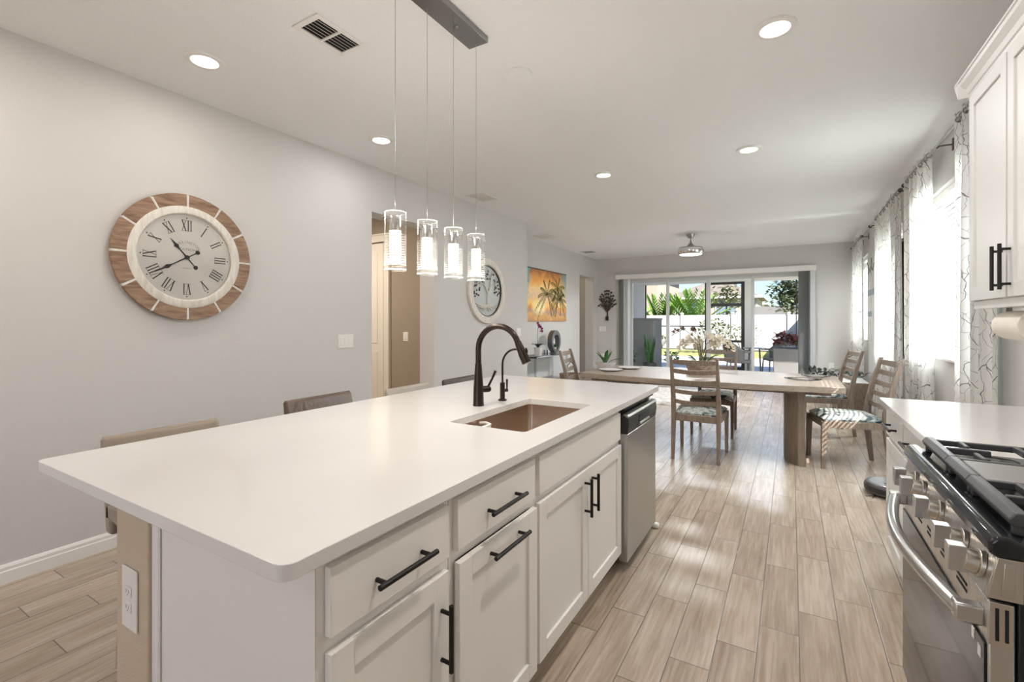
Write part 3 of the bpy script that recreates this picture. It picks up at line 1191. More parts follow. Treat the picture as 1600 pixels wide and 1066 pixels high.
fan = thing('ceiling_fan', 'retractable chrome ceiling fan with a round lit drum', 'ceiling fan', (-1.478, 8.48, H))
fc = (-1.478, 8.48, 0)
obj('canopy', B().lathe([(.001, H - .001), (.068, H - .001), (.062, H - .035), (.040, H - .072), (.001, H - .075)], fc, 28, cap=False), M_nickel, fan, smooth=True)
obj('down_rod', B().cyl((fc[0], fc[1], H - .07), (fc[0], fc[1], H - .14), .012), M_nickel, fan)
obj('motor_housing', B().lathe([(.014, 2.72), (.02, 2.69), (.05, 2.65), (.075, 2.62), (.19, 2.612), (.205, 2.59), (.20, 2.575), (.001, 2.575)], fc, 40, cap=False), M_nickel, fan, smooth=True)
obj('glass_drum', B().lathe([(.205, 2.59), (.21, 2.56), (.205, 2.52), (.185, 2.49)], fc, 40, cap=False), M_chrome, fan, smooth=True)
obj('lens', B().lathe([(.188, 2.50), (.15, 2.485), (.001, 2.478)], fc, 40, cap=False), M_fanon, fan, smooth=True)
light('fan_lamp', 'AREA', (-1.478, 8.48, 2.46), 65, NEUT, size=.34, direction=(0, 0, -1))

# ================================================================== pendant light
pl = thing('pendant_light', 'linear four-pendant light with glass cylinders hanging above the island', 'pendant light', (-1.43, 1.745, H))
obj('canopy', B().box(-1.492, -1.370, 1.425, 2.064, 2.808, H - .0005), mat('brushed_canopy', (0.30, 0.30, 0.295), 0.22, 1.0), pl, bevel=.002)
b = B()
for yy in (1.62, 1.87):
    b.lathe([(.001, 2.800), (.006, 2.801), (.008, 2.808)], (-1.43, yy, 0), 12, cap=False)
obj('screw', b, M_nickel, pl, smooth=True)
for y_ in (1.449, 1.651, 1.845, 2.040):
    x_ = -1.43
    obj('cord', B().cyl((x_, y_, 1.80), (x_, y_, 2.81), .0011, seg=6), M_nickel, pl)
    sh = obj('glass_shade', B().lathe([(.046, 1.555), (.046, 1.80)], (x_, y_, 0), 40, cap=False), M_pglass, pl, smooth=True)
    obj('socket', B().lathe([(.001, 1.785), (.021, 1.785), (.023, 1.78), (.023, 1.72), (.001, 1.72)], (x_, y_, 0), 24), M_chrome, pl, smooth=True)
    obj('cross_bar', B().cyl((x_ - .055, y_ + .02, 1.772), (x_ + .055, y_ - .02, 1.772), .0022, seg=8).cyl((x_ - .02, y_ - .055, 1.772), (x_ + .02, y_ + .055, 1.772), .0022, seg=8), M_chrome, pl)
    obj('frosted_tube', B().lathe([(.001, 1.722), (.0245, 1.722), (.0245, 1.585), (.001, 1.585)], (x_, y_, 0), 24), M_tubeon, pl, smooth=True)
    g = B()
    for k in range(11):
        z_ = 1.592 + k * .0118
        g.lathe([(.0250, z_), (.0272, z_ + .0020), (.0250, z_ + .0042)], (x_, y_, 0), 24, cap=False)
    obj('groove_ring', g, mat('ribbed_glass_grey', (0.62, 0.60, 0.57), 0.2) if 'ribbed_glass_grey' not in MATS else MATS['ribbed_glass_grey'], pl, smooth=True)
    light('pendant_bulb', 'POINT', (x_, y_, 1.53), 2.2, WARM, size=.03)
    light('pendant_bulb', 'POINT', (x_, y_, 1.84), 2.3, WARM, size=.03)

# ================================================================== island
IX0, IX1, IY0, IY1, CT = -2.0, -.755, .497, 3.205, .914
FX = -.79          # face frame plane
b = B().holed_slab(rrect(IX0, IX1, IY0, IY1, .028), [rrect(-1.255, -.882, 1.585, 2.30, .02)[::-1]], CT - .031, CT)
tag(obj('island_countertop', b, M_quartz, bevel=.003), 'long white quartz countertop with an undermount sink on the island', 'countertop')

# drywall knee wall carrying the seating overhang
kw = obj('wall_island', B().box(-1.630, -1.443, .570, 3.08, 0, CT - .032), M_wall_shade, bevel=.004, kind='structure')
plate('wall_outlet', 'white duplex outlet on the brown end of the island wall', 'outlet', (-1.537, .570, .592), .088, .165, '-y', 1, True)


def bar_pull(name, p0, p1, out, parent, r=.0065, stand=.032, m=None):
    """bar handle between p0 and p1 (on the surface), standing off along out"""
    p0, p1, out = Vector(p0), Vector(p1), Vector(out)
    d_ = (p1 - p0).normalized()
    o_ = out * stand
    b = B().cyl(p0 + o_ - d_ * .022, p1 + o_ + d_ * .022, r, seg=14)
    for p in (p0, p1):
        b.cyl(p, p + o_, r * .82, seg=12)
    return obj(name, b, m or M_black, parent, bevel=.0008, bseg=1)


def shaker(name, y0, y1, z0, z1, parent, xf, s=1, frame=.058, thick=.02, flat=False, m=None):
    """door or drawer front; s=+1 faces +x from plane xf, s=-1 faces -x"""
    m = m or M_cab
    b = B()

    def bx(ya, yb, za, zb, d0, d1):
        a_, c_ = xf + s * d0, xf + s * d1
        b.box(min(a_, c_), max(a_, c_), ya, yb, za, zb)
    if flat:
        bx(y0, y1, z0, z1, .001, thick)
    else:
        bx(y0, y0 + frame, z0, z1, .001, thick)
        bx(y1 - frame, y1, z0, z1, .001, thick)
        bx(y0 + frame, y1 - frame, z1 - frame, z1, .001, thick)
        bx(y0 + frame, y1 - frame, z0, z0 + frame, .001, thick)
        bx(y0 + frame, y1 - frame, z0 + frame, z1 - frame, .001, thick - .009)
    return obj(name, b, m, parent, bevel=.0016)


def base_cabinet(label, y0, y1, parent_loc=None):
    c = thing('base_cabinet', label, 'cabinet', (FX - .3, (y0 + y1) / 2, 0))
    ex = .0006
    bb_ = B().box(-1.42, FX - .019, y0 + ex, y0 + .018, .10, CT - .033).box(-1.42, FX - .019, y1 - .018, y1 - ex, .10, CT - .033)
    bb_.box(-1.42, FX - .019, y0 + .018, y1 - .018, .10, .118).box(-1.42, -1.405, y0 + .018, y1 - .018, .118, CT - .033)
    obj('body', bb_, M_cab, c)
    f = B().box(FX - .019, FX, y0 + ex, y0 + .03, .10, CT - .033).box(FX - .019, FX, y1 - .03, y1 - ex, .10, CT - .033)
    f.box(FX - .019, FX, y0 + .03, y1 - .03, CT - .062, CT - .033).box(FX - .019, FX, y0 + .03, y1 - .03, .688, .716).box(FX - .019, FX, y0 + .03, y1 - .03, .10, .118)
    obj('face_frame', f, M_cab, c)
    obj('toe_kick', B().box(-1.35, FX - .075, y0 + ex, y1 - ex, 0, .10), M_cab, c)
    return c


c1 = base_cabinet('white island base cabinet nearest the camera, one drawer over one door', .588, .995)
obj('end_panel', B().box(-1.42, FX, .5865, .588, .0, CT - .033), M_cab, c1)
obj('scribe_trim', B().box(-1.4425, -1.405, .578, .5862, 0, CT - .033), M_cab, c1, bevel=.004)
d = shaker('drawer', .607, .975, .722, .860, c1, FX, flat=True)
bar_pull('handle', (FX + .02, .725, .783), (FX + .02, .868, .783), (1, 0, 0), d)
d = shaker('door', .607, .975, .118, .690, c1, FX)
bar_pull('handle', (FX + .02, .944, .475), (FX + .02, .944, .600), (1, 0, 0), d)

c2 = base_cabinet('white island cabinet with a pull-out door and horizontal black handles', .997, 1.478)
d = shaker('drawer', 1.014, 1.458, .722, .860, c2, FX, flat=True)
bar_pull('handle', (FX + .02, 1.16, .783), (FX + .02, 1.32, .783), (1, 0, 0), d)
d = shaker('door', 1.014, 1.462, .118, .690, c2, FX + .006)
bar_pull('handle', (FX + .026, 1.165, .655), (FX + .026, 1.33, .655), (1, 0, 0), d)

c3 = base_cabinet('white double-door sink cabinet in the middle of the island', 1.480, 2.445)
d = shaker('false_front', 1.492, 2.415, .722, .860, c3, FX, flat=True)
d = shaker('door', 1.492, 1.957, .118, .692, c3, FX)
bar_pull('handle', (FX + .02, 1.918, .520), (FX + .02, 1.918, .640), (1, 0, 0), d)
d = shaker('door', 1.961, 2.43, .118, .692, c3, FX)
bar_pull('handle', (FX + .02, 2.00, .520), (FX + .02, 2.00, .640), (1, 0, 0), d)
tag(obj('island_end_panel', B().box(-1.44, FX, 3.062, 3.080, 0, CT - .033), M_cab, bevel=.002), 'white end panel of the island beyond the dishwasher', 'panel')

# dishwasher
dw = thing('dishwasher', 'stainless steel dishwasher with black control strip at the far end of the island', 'dishwasher', (-1.05, 2.755, 0))
obj('body', B().box(-1.38, -.80, 2.452, 3.058, .10, .868), M_dark, dw)
obj('toe_kick', B().box(-1.36, -.86, 2.46, 3.05, 0, .10), M_dark, dw)
dp = obj('door', B().box(-.795, -.745, 2.456, 3.054, .062, .742), M_steel, dw, bevel=.004)
cp = obj('control_panel', B().prism([(-.795, .742), (-.745, .742), (-.738, .80), (-.742, .828), (-.756, .842), (-.772, .842), (-.795, .835)], 'y', 2.456, 3.054), M_dark, dw, bevel=.003, angle=30)
obj('pocket_handle', B().prism([(-.742, .757), (-.730, .762), (-.732, .772), (-.742, .775)], 'y', 2.66, 2.86), M_steelh, cp, bevel=.002)
obj('handle_recess', B().box(-.7405, -.7375, 2.655, 2.865, .775, .812), M_gap, cp)
obj('top_lip', B().prism([(-.748, .828), (-.738, .833), (-.745, .845), (-.768, .850), (-.772, .843)], 'y', 2.456, 3.054), M_nickel, cp, bevel=.002)
b = B()
for yy in (2.905, 2.935, 2.965, 3.0):
    for zz in (.785, .805):
        b.box(-.7395, -.7370, yy - .005, yy + .005, zz - .004, zz + .004)
obj('button', b, M_nickel, cp)
obj('countertop_bracket', B().box(-.80, -.762, 2.452, 3.058, .870, .880), M_dark, dw)
tag(obj('leak_sensor', B().box(-.80, -.735, 3.085, 3.125, .003, .035), M_plate, bevel=.01), 'small white plastic block on the floor at the dishwasher foot', 'sensor')

# sink
sk = thing('sink', 'undermount stainless steel sink in the island countertop', 'sink', (-1.07, 1.94, .69))
x0, x1, y0, y1 = -1.262, -.875, 1.578, 2.307
b = B()
lo, lt = rrect(x0, x1, y0, y1, .03, 5), rrect(x0 + .006, x1 - .006, y0 + .006, y1 - .006, .03, 5)
rings = []
for pts, z in ((rrect(x0 - .02, x1 + .02, y0 - .02, y1 + .02, .03), CT - .0315), (lo, CT - .0315), (lo, .72), (rrect(x0 + .012, x1 - .012, y0 + .012, y1 - .012, .03), .70), (rrect(-1.12, -1.02, 1.90, 2.0, .049), .695)):
    rings.append([b.bm.verts.new((p[0], p[1], z)) for p in pts])
for r0, r1 in zip(rings, rings[1:]):
    n = len(r0)
    for i in range(n):
        b.bm.faces.new((r0[i], r0[(i + 1) % n], r1[(i + 1) % n], r1[i]))
b.bm.faces.new(rings[-1])
obj('basin', b, M_sink, sk, smooth=True, angle=50)
obj('drain', B().lathe([(.001, .698), (.030, .698), (.044, .701), (.046, .697)], (-1.07, 1.95, 0), 28, cap=False), M_chrome, sk, smooth=True)
cad = tag(obj('sponge_holder', B().tube([(-1.252, 1.66, .868), (-1.215, 1.66, .872), (-1.19, 1.665, .868), (-1.185, 1.70, .868), (-1.185, 1.78, .868), (-1.19, 1.81, .868), (-1.215, 1.815, .872), (-1.252, 1.815, .868)], .006, 8).box(-1.250, -1.188, 1.665, 1.81, .80, .812).box(-1.192, -1.186, 1.665, 1.81, .80, .868), M_plate), 'white sponge holder hooked inside the near corner of the sink', 'sink caddy')

# kitchen faucet
fx, fy = -1.366, 1.969
fa = thing('kitchen_faucet', 'tall dark bronze gooseneck faucet with pull-down spray head', 'faucet', (fx, fy, CT))
obj('base_body', B().lathe([(.0285, CT + .0004), (.0285, CT + .004), (.0275, CT + .01), (.0255, CT + .09), (.019, CT + .18), (.0165, CT + .215), (.001, CT + .215)], (fx, fy, 0), 28), M_bronze, fa, smooth=True)
pts = [(fx, fy, CT + .21), (fx, fy, CT + .29)]
ra = .112
for k in range(0, 17):
    a = R(180 - 10 * k)
    pts.append((fx + ra + ra * math.cos(a), fy + .02 * (k / 16), CT + .292 + ra * math.sin(a)))
obj('spout', B().tube(pts, .0150, 16), M_bronze, fa, smooth=True)
e1 = Vector(pts[-1])
dd = (Vector(pts[-1]) - Vector(pts[-2])).normalized()
sp_ = obj('spray_head', B().tube([e1, e1 + dd * .02, e1 + dd * .075, e1 + dd * .115], [.0158, .0185, .0235, .0230], 20), M_bronze, fa, smooth=True)
obj('spray_button', B().sphere(e1 + dd * .055 + Vector((.021, 0, .003)), .012, .9, .8, 1.5), M_bronze, sp_, smooth=True)
hv = Vector((.62, .78, 0)).normalized()
hb = Vector((fx, fy, CT + .082))
lv = obj('lever', B().cyl(hb + hv * .018, hb + hv * .052, .0165, seg=20).sphere(hb + hv * .052, .0165), M_bronze, fa, smooth=True)
obj('lever_arm', B().tube([hb + hv * .050 + Vector((0, 0, .01)), hb + hv * .075 + Vector((0, 0, .055)), hb + hv * .092 + Vector((0, 0, .092))], [.006, .0058, .0075], 10), M_bronze, lv, smooth=True)

gx, gy = -1.343, 2.163
fb = thing('filter_faucet', 'small slim bronze drinking water faucet right of the tall faucet', 'faucet', (gx, gy, CT))
obj('base_body', B().lathe([(.023, CT + .0004), (.023, CT + .008), (.0135, CT + .012), (.0135, CT + .095), (.008, CT + .10), (.001, CT + .10)], (gx, gy, 0), 24), M_bronze, fb, smooth=True)
pts = [(gx, gy, CT + .09), (gx, gy, CT + .19)]
ra = .085
for k in range(0, 11):
    a = R(180 - 10 * k)
    pts.append((gx + ra + ra * math.cos(a), gy, CT + .195 + ra * math.sin(a)))
obj('spout', B().tube(pts, .0058, 12), M_bronze, fb, smooth=True)
hb = Vector((gx, gy, CT + .055))
obj('lever', B().cyl(hb, hb + hv * .030, .009, seg=14).tube([hb + hv * .026, hb + hv * .026 + Vector((0, 0, .06))], [.0045, .006], 8), M_bronze, fb, smooth=True)

# ================================================================== bar stools


def make_stool(label, leather, y, zt, x=-2.05):
    t = thing('bar_stool', label, 'bar stool', (x, y, 0), group='leather stools along the island')
    w_ = .219
    obj('seat', B().box(x - .255, x + .22, y - w_, y + w_, .555, .655), leather, t, bevel=.03, bseg=4)
    obj('backrest', B().prism([(x - .235, .52), (x - .185, .52), (x - .215, .74), (x - .262, zt), (x - .295, zt - .007), (x - .272, .74)], 'y', y - w_, y + w_), leather, t, bevel=.014, bseg=4)
    obj('backrest_piping', B().tube([(x - .278, y - w_ + .006, zt - .006), (x - .278, y + w_ - .006, zt - .003)], .0045, 8), leather, t, smooth=True)
    for sx, sy in ((-1, -1), (-1, 1), (1, -1), (1, 1)):
        px, py = x + .01 + sx * .17, y + sy * .175
        obj('leg', B().tube([(px, py, .56), (px + sx * .03, py + sy * .015, 0.001)], .013, 10), M_chrome, t, smooth=True)
    q = B()
    q.tube([(x - .175, y - .185, .22), (x + .20, y - .185, .22)], .008, 8).tube([(x - .175, y + .185, .22), (x + .20, y + .185, .22)], .008, 8).tube([(x + .195, y - .185, .22), (x + .195, y + .185, .22)], .008, 8)
    obj('footrest', q, M_chrome, t, smooth=True)
    return t


make_stool('taupe leather bar stool nearest the camera at the island', M_leat, .982, .888)
make_stool('brown wrinkled leather bar stool, second along the island', M_leatb, 1.757, .918)
make_stool('pale leather bar stool in front of the foyer opening', M_leatl, 2.485, .890)
make_stool('dark leather bar stool at the far end, behind the faucet', M_leatd, 3.085, .889)

# ================================================================== range
RX, RY0, RY1 = .315, 1.20, 1.965
rg = thing('gas_range', 'stainless steel gas range with black glass oven door and five knobs', 'stove', (.66, 1.58, 0))
obj('body', B().box(RX + .04, 1.0, RY0 + .004, RY1 - .004, .09, .905), M_enamel, rg, bevel=.003)
obj('toe_kick', B().box(RX + .10, 1.0, RY0 + .02, RY1 - .02, 0, .09), M_dark, rg)
b = B().prism([(RX + .012, .905), (RX, .912), (RX, .930), (RX + .010, .944), (RX + .03, .945), (RX + .045, .936), (1.03, .936), (1.03, .905)], 'y', RY0, RY1)
obj('cooktop', b, M_enamel, rg, bevel=.006, bseg=3)
cpn = obj('control_panel', B().prism([(RX - .004, .828), (RX + .05, .828), (RX + .05, .906), (RX + .012, .906)], 'y', RY0 + .004, RY1 - .004), M_steelh, rg, bevel=.002)
obj('end_cap', B().prism([(RX - .002, .829), (RX + .046, .829), (RX + .046, .906), (RX + .012, .906)], 'y', RY0 - .001, RY0 + .004), M_knob, cpn, bevel=.001)
obj('end_cap_panel', B().prism([(RX + .016, .836), (RX + .034, .836), (RX + .034, .898), (RX + .020, .898)], 'y', RY0 - .004, RY0 - .001), M_knob, cpn, bevel=.001)
for yk in (1.255, 1.362, 1.545, 1.72, 1.815):
    tilt = Vector((-1, 0, .18)).normalized()
    p0 = Vector((RX + .004, yk, .868))
    kb = obj('knob', B().cyl(p0, p0 + tilt * .008, .027, seg=28).cyl(p0 + tilt * .008, p0 + tilt * .028, .0225, .0205, seg=28), M_knob, rg, bevel=.001, angle=40)
    g_ = B().box(-.0075, .0075, -.006, .006, -.024, .024)
    for v in g_.bm.verts:
        v.co = Vector((v.co.x * 1.9, v.co.y * 2.3, v.co.z * 1.05)) + p0 + tilt * .038
    obj('knob_grip', g_, M_steelh, kb, bevel=.0015)
dr_ = obj('oven_door', B().box(RX, RX + .038, RY0 + .006, RY1 - .006, .215, .822), M_steelh, rg, bevel=.004)
obj('door_glass', B().box(RX - .004, RX, RY0 + .010, RY1 - .010, .22, .738), M_ovenglass, dr_, bevel=.001)
b = B()
for k, yy in enumerate((1.36, 1.49, 1.62, 1.75)):
    for dz in (0, .014):
        b.box(RX - .001, RX + .001, yy - .035, yy + .035, .775 + dz, .781 + dz)
obj('vent_slot', b, M_gap, dr_)
obj('door_side_cap', B().box(RX + .001, RX + .034, RY0 + .001, RY0 + .006, .742, .822), M_knob, dr_, bevel=.001)
b = B()
for dx in (.009, .022):
    b.box(RX + dx, RX + dx + .005, RY0, RY0 + .0012, .752, .812)
obj('side_slot', b, M_gap, dr_)
pts = []
for k in range(17):
    s_ = k / 16
    yy = 1.235 + (1.93 - 1.235) * s_
    pts.append((RX - .028 - .045 * math.sin(PI * s_), yy, .778))
hd = obj('door_handle', B().tube(pts, .0155, 14), mat('smooth_steel', (0.62, 0.61, 0.60), 0.24, 1.0), dr_, smooth=True)
for yy in (1.238, 1.927):
    obj('handle_mount', B().box(RX - .042, RX + .001, yy - .014, yy + .014, .760, .796), M_steelh, hd, bevel=.004)
obj('badge', B().box(RX - .0055, RX - .004, 1.225, 1.24, .70, .722).box(RX - .0055, RX - .004, 1.262, 1.275, .715, .735), M_plate, dr_)
obj('storage_drawer', B().box(RX + .004, RX + .036, RY0 + .006, RY1 - .006, .10, .207), M_steelh, rg, bevel=.004)
# burners and grates
for k, (bx_, by_, br) in enumerate(((.50, 1.36, .050), (.50, 1.81, .055), (.84, 1.36, .042), (.84, 1.81, .045), (.67, 1.585, .05))):
    q = obj('burner', B().lathe([(.001, .948), (br * .7, .948), (br * .72, .941), (br, .940), (br, .937)], (bx_, by_, 0), 28, cap=False), M_nickel, rg, smooth=True)
    obj('burner_cap', B().lathe([(.001, .957), (br * .66, .956), (br * .7, .950), (br * .7, .948)], (bx_, by_, 0), 28, cap=False), M_enamel, q, smooth=True)


def grate(y0, y1):
    x0, x1, zt = RX + .045, .985, .978
    b = B()
    r = .013
    b.prism([(x0, .952), (x0 - .006, .966), (x0 + .004, zt + .002), (x0 + .022, zt + .002), (x0 + .030, .966), (x0 + .026, .952)], 'y', y0, y1)
    b.box(x1 - .02, x1, y0, y1, .957, zt)
    b.box(x0 + .026, x1 - .02, y0, y0 + .012, .957, zt - .003).box(x0 + .026, x1 - .02, y1 - .012, y1, .957, zt - .003)
    ym = (y0 + y1) / 2
    if y1 - y0 > .24:
        b.box(x0 + .026, x0 + .12, ym - .006, ym + .006, .960, zt).box(x0 + .22, x0 + .40, ym - .006, ym + .006, .960, zt).box(x1 - .13, x1 - .02, ym - .006, ym + .006, .960, zt)
    for xx in (.44, .56, .68, .80, .90):
        b.box(xx - .006, xx + .006, y0 + .012, y0 + .085, .960, zt).box(xx - .006, xx + .006, y1 - .085, y1 - .012, .960, zt)
    for xx in (x0 + .01, x1 - .01):
        for yy in (y0 + .012, y1 - .012):
            b.box(xx - .008, xx + .008, yy - .008, yy + .008, .9355, .957)
    return obj('burner_grate', b, M_iron, rg, bevel=.003)


grate(1.245, 1.505)
grate(1.690, 1.935)
b = B().prism([(RX + .045, .952), (RX + .039, .966), (RX + .049, .980), (RX + .067, .980), (RX + .075, .966), (RX + .071, .952)], 'y', 1.508, 1.687)
b.box(.965, .985, 1.508, 1.687, .957, .978).box(RX + .06, .97, 1.508, 1.514, .957, .972).box(RX + .06, .97, 1.681, 1.687, .957, .972)
for xx in (RX + .055, .975):
    for yy in (1.52, 1.675):
        b.box(xx - .008, xx + .008, yy - .008, yy + .008, .9355, .957)
gr = obj('griddle_frame', b, M_iron, rg, bevel=.003)
obj('griddle_plate', B().box(RX + .075, .962, 1.512, 1.683, .962, .974), M_griddle, gr, bevel=.004)

# ================================================================== right counter and cabinets
b = B().prism(rrect(.425, XR - .003, RY1 + .008, 3.34, .02), 'z', CT - .031, CT)
tag(obj('wall_countertop', b, M_quartz, bevel=.003), 'white quartz countertop beside the range along the right wall', 'countertop')
for nm, y0, y1, lab in (('a', 2.86, 3.325, 'white base cabinet at the far end of the right counter, with a black drawer handle'), ('b', 1.975, 2.858, 'white base cabinet between the range and the end cabinet')):
    c = thing('base_cabinet', lab, 'cabinet', (.76, (y0 + y1) / 2, 0))
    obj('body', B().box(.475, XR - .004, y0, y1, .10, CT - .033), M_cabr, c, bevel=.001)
    obj('toe_kick', B().box(.54, XR - .02, y0 + .001, y1 - .001, 0, .10), M_cabr, c)
    n = 1 if nm == 'a' else 2
    wd = (y1 - y0 - .02) / n
    for k in range(n):
        ya = y0 + .012 + k * wd
        yb = ya + wd - .006
        d = shaker('drawer', ya, yb, .722, .862, c, .475, -1, flat=True, m=M_cabr)
        ym = (ya + yb) / 2
        bar_pull('handle', (.455, ym - .08, .792), (.455, ym + .08, .792), (-1, 0, 0), d)
        d = shaker('door', ya, yb, .118, .70, c, .475, -1, m=M_cabr)
        if nm == 'b':
            bar_pull('handle', (.455, (yb - .04) if k == 0 else (ya + .04), .52), (.455, (yb - .04) if k == 0 else (ya + .04), .64), (-1, 0, 0), d)

uc = thing('wall_cabinet', 'white upper cabinet with crown moulding and two black bar handles', 'cabinet', (.9, 2.6, 1.4))
UX = .762
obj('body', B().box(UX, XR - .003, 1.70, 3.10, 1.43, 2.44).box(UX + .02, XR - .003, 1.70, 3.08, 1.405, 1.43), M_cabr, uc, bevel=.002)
obj('light_rail', B().box(UX - .004, UX + .016, 1.70, 3.085, 1.400, 1.438), M_cabr, uc, bevel=.002)
prof = [(UX, 2.43), (UX - .012, 2.432), (UX - .016, 2.445), (UX - .022, 2.450), (UX - .030, 2.470), (UX - .050, 2.492), (UX - .054, 2.505), (UX - .060, 2.508), (UX - .060, 2.518), (UX + .30, 2.518), (UX + .30, 2.44), (UX, 2.44)]
obj('crown_moulding', B().prism(prof, 'y', 1.70, 3.145), M_cabr, uc, bevel=.001, angle=20)
obj('crown_return', B().prism([(3.10, 2.43), (3.116, 2.445), (3.130, 2.470), (3.150, 2.492), (3.160, 2.518), (3.10, 2.518)], 'x', UX - .058, XR - .004), M_cabr, uc)
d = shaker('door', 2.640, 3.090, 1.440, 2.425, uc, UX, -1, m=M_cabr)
bar_pull('handle', (UX - .02, 2.672, 1.49), (UX - .02, 2.672, 1.628), (-1, 0, 0), d)
d = shaker('door', 2.175, 2.622, 1.440, 2.425, uc, UX, -1, m=M_cabr)
bar_pull('handle', (UX - .02, 2.588, 1.49), (UX - .02, 2.588, 1.628), (-1, 0, 0), d)
shaker('door', 1.71, 2.158, 1.440, 2.425, uc, UX, -1, m=M_cabr)

pt = thing('paper_towel_holder', 'paper towel roll on a holder under the upper cabinet', 'paper towels', (.835, 2.78, 1.33))
obj('roll', B().cyl((.835, 2.64, 1.325), (.835, 2.92, 1.325), .062, seg=36), M_paper, pt, bevel=.004, bseg=2)
obj('core', B().cyl((.835, 2.637, 1.325), (.835, 2.923, 1.325), .021, seg=20), M_card, pt)
obj('bracket', B().box(.825, .845, 2.622, 2.632, 1.31, 1.404).box(.825, .845, 2.928, 2.938, 1.31, 1.404).cyl((.835, 2.625, 1.325), (.835, 2.935, 1.325), .006), M_nickel, pt)

# robot vacuum
rb = thing('robot_vacuum', 'round grey robot vacuum on the floor beside the right cabinet', 'robot vacuum', (.672, 4.63, 0))
obj('body', B().lathe([(.001, .012), (.150, .012), (.170, .022), (.172, .075), (.165, .088), (.150, .088), (.001, .088)], (.672, 4.63, 0), 48), mat('robot_grey', (0.10, 0.098, 0.095), 0.35), rb, smooth=True)
obj('top_plate', B().lathe([(.001, .094), (.140, .094), (.146, .089), (.001, .0885)], (.672, 4.63, 0), 48), mat('robot_top', (0.33, 0.34, 0.35), 0.25, 0.3), rb, smooth=True)
obj('button', B().lathe([(.001, .0965), (.022, .0965), (.024, .094)], (.64, 4.58, 0), 24, cap=False), M_dark, rb, smooth=True)
obj('bumper', B().lathe([(.173, .030), (.176, .034), (.176, .066), (.173, .070)], (.672, 4.63, 0), 48, cap=False), M_dark, rb, smooth=True)
obj('side_brush', B().tube([(.55, 4.52, .006), (.49, 4.49, .004)], .002, 6).tube([(.55, 4.52, .006), (.53, 4.46, .004)], .002, 6).cyl((.55, 4.52, .002), (.55, 4.52, .014), .008), M_dark, rb)
b = B()
for k in range(3):
    a = 2 * PI * k / 3 + .5
    b.cyl((.672 + .09 * math.cos(a) - .012, 4.63 + .09 * math.sin(a), .015), (.672 + .09 * math.cos(a) + .012, 4.63 + .09 * math.sin(a), .015), .015)
obj('wheel', b, M_dark, rb)

# ================================================================== dining table
tb = thing('dining_table', 'long grey-washed oak dining table with two curved pedestal legs', 'table', (-.835, 5.55, 0))
pts = []
TX0, TX1 = -2.08, .415
for k in range(13):
    s_ = k / 12
    pts.append((TX0 + (TX1 - TX0) * s_, 5.04 - .16 * math.sin(PI * s_)))
for k in range(13):
    s_ = 1 - k / 12
    pts.append((TX0 + (TX1 - TX0) * s_, 6.10 + .14 * math.sin(PI * s_)))
b = B().prism(pts, 'z', .704, .76)
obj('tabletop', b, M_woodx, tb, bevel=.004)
b = B()
b.box(TX0 + .10, TX1 - .10, 5.14, 5.20, .665, .704).box(TX0 + .10, TX1 - .10, 5.94, 6.0, .665, .704)
b.box(TX0 + .10, TX0 + .14, 5.20, 5.94, .665, .704).box(TX1 - .14, TX1 - .10, 5.20, 5.94, .665, .704)
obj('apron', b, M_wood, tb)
for xa, xb, s_ in ((-.045, .115, 1), (-1.785, -1.625, -1)):
    xo, xi = (xb, xa) if s_ > 0 else (xa, xb)      # outer flat face, inner bowed face
    pl_ = []
    n = 12
    pl_.append((xo, 5.11))
    pl_.append((xo, 6.03))
    for k in range(n + 1):
        a = k / n
        yy = 6.03 - .92 * a
        bow = 1 - (2 * a - 1) ** 4
        pl_.append((xo - s_ * (.06 + .12 * bow), yy))
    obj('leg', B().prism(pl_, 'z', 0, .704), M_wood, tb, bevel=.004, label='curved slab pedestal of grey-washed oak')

# ================================================================== dining chairs


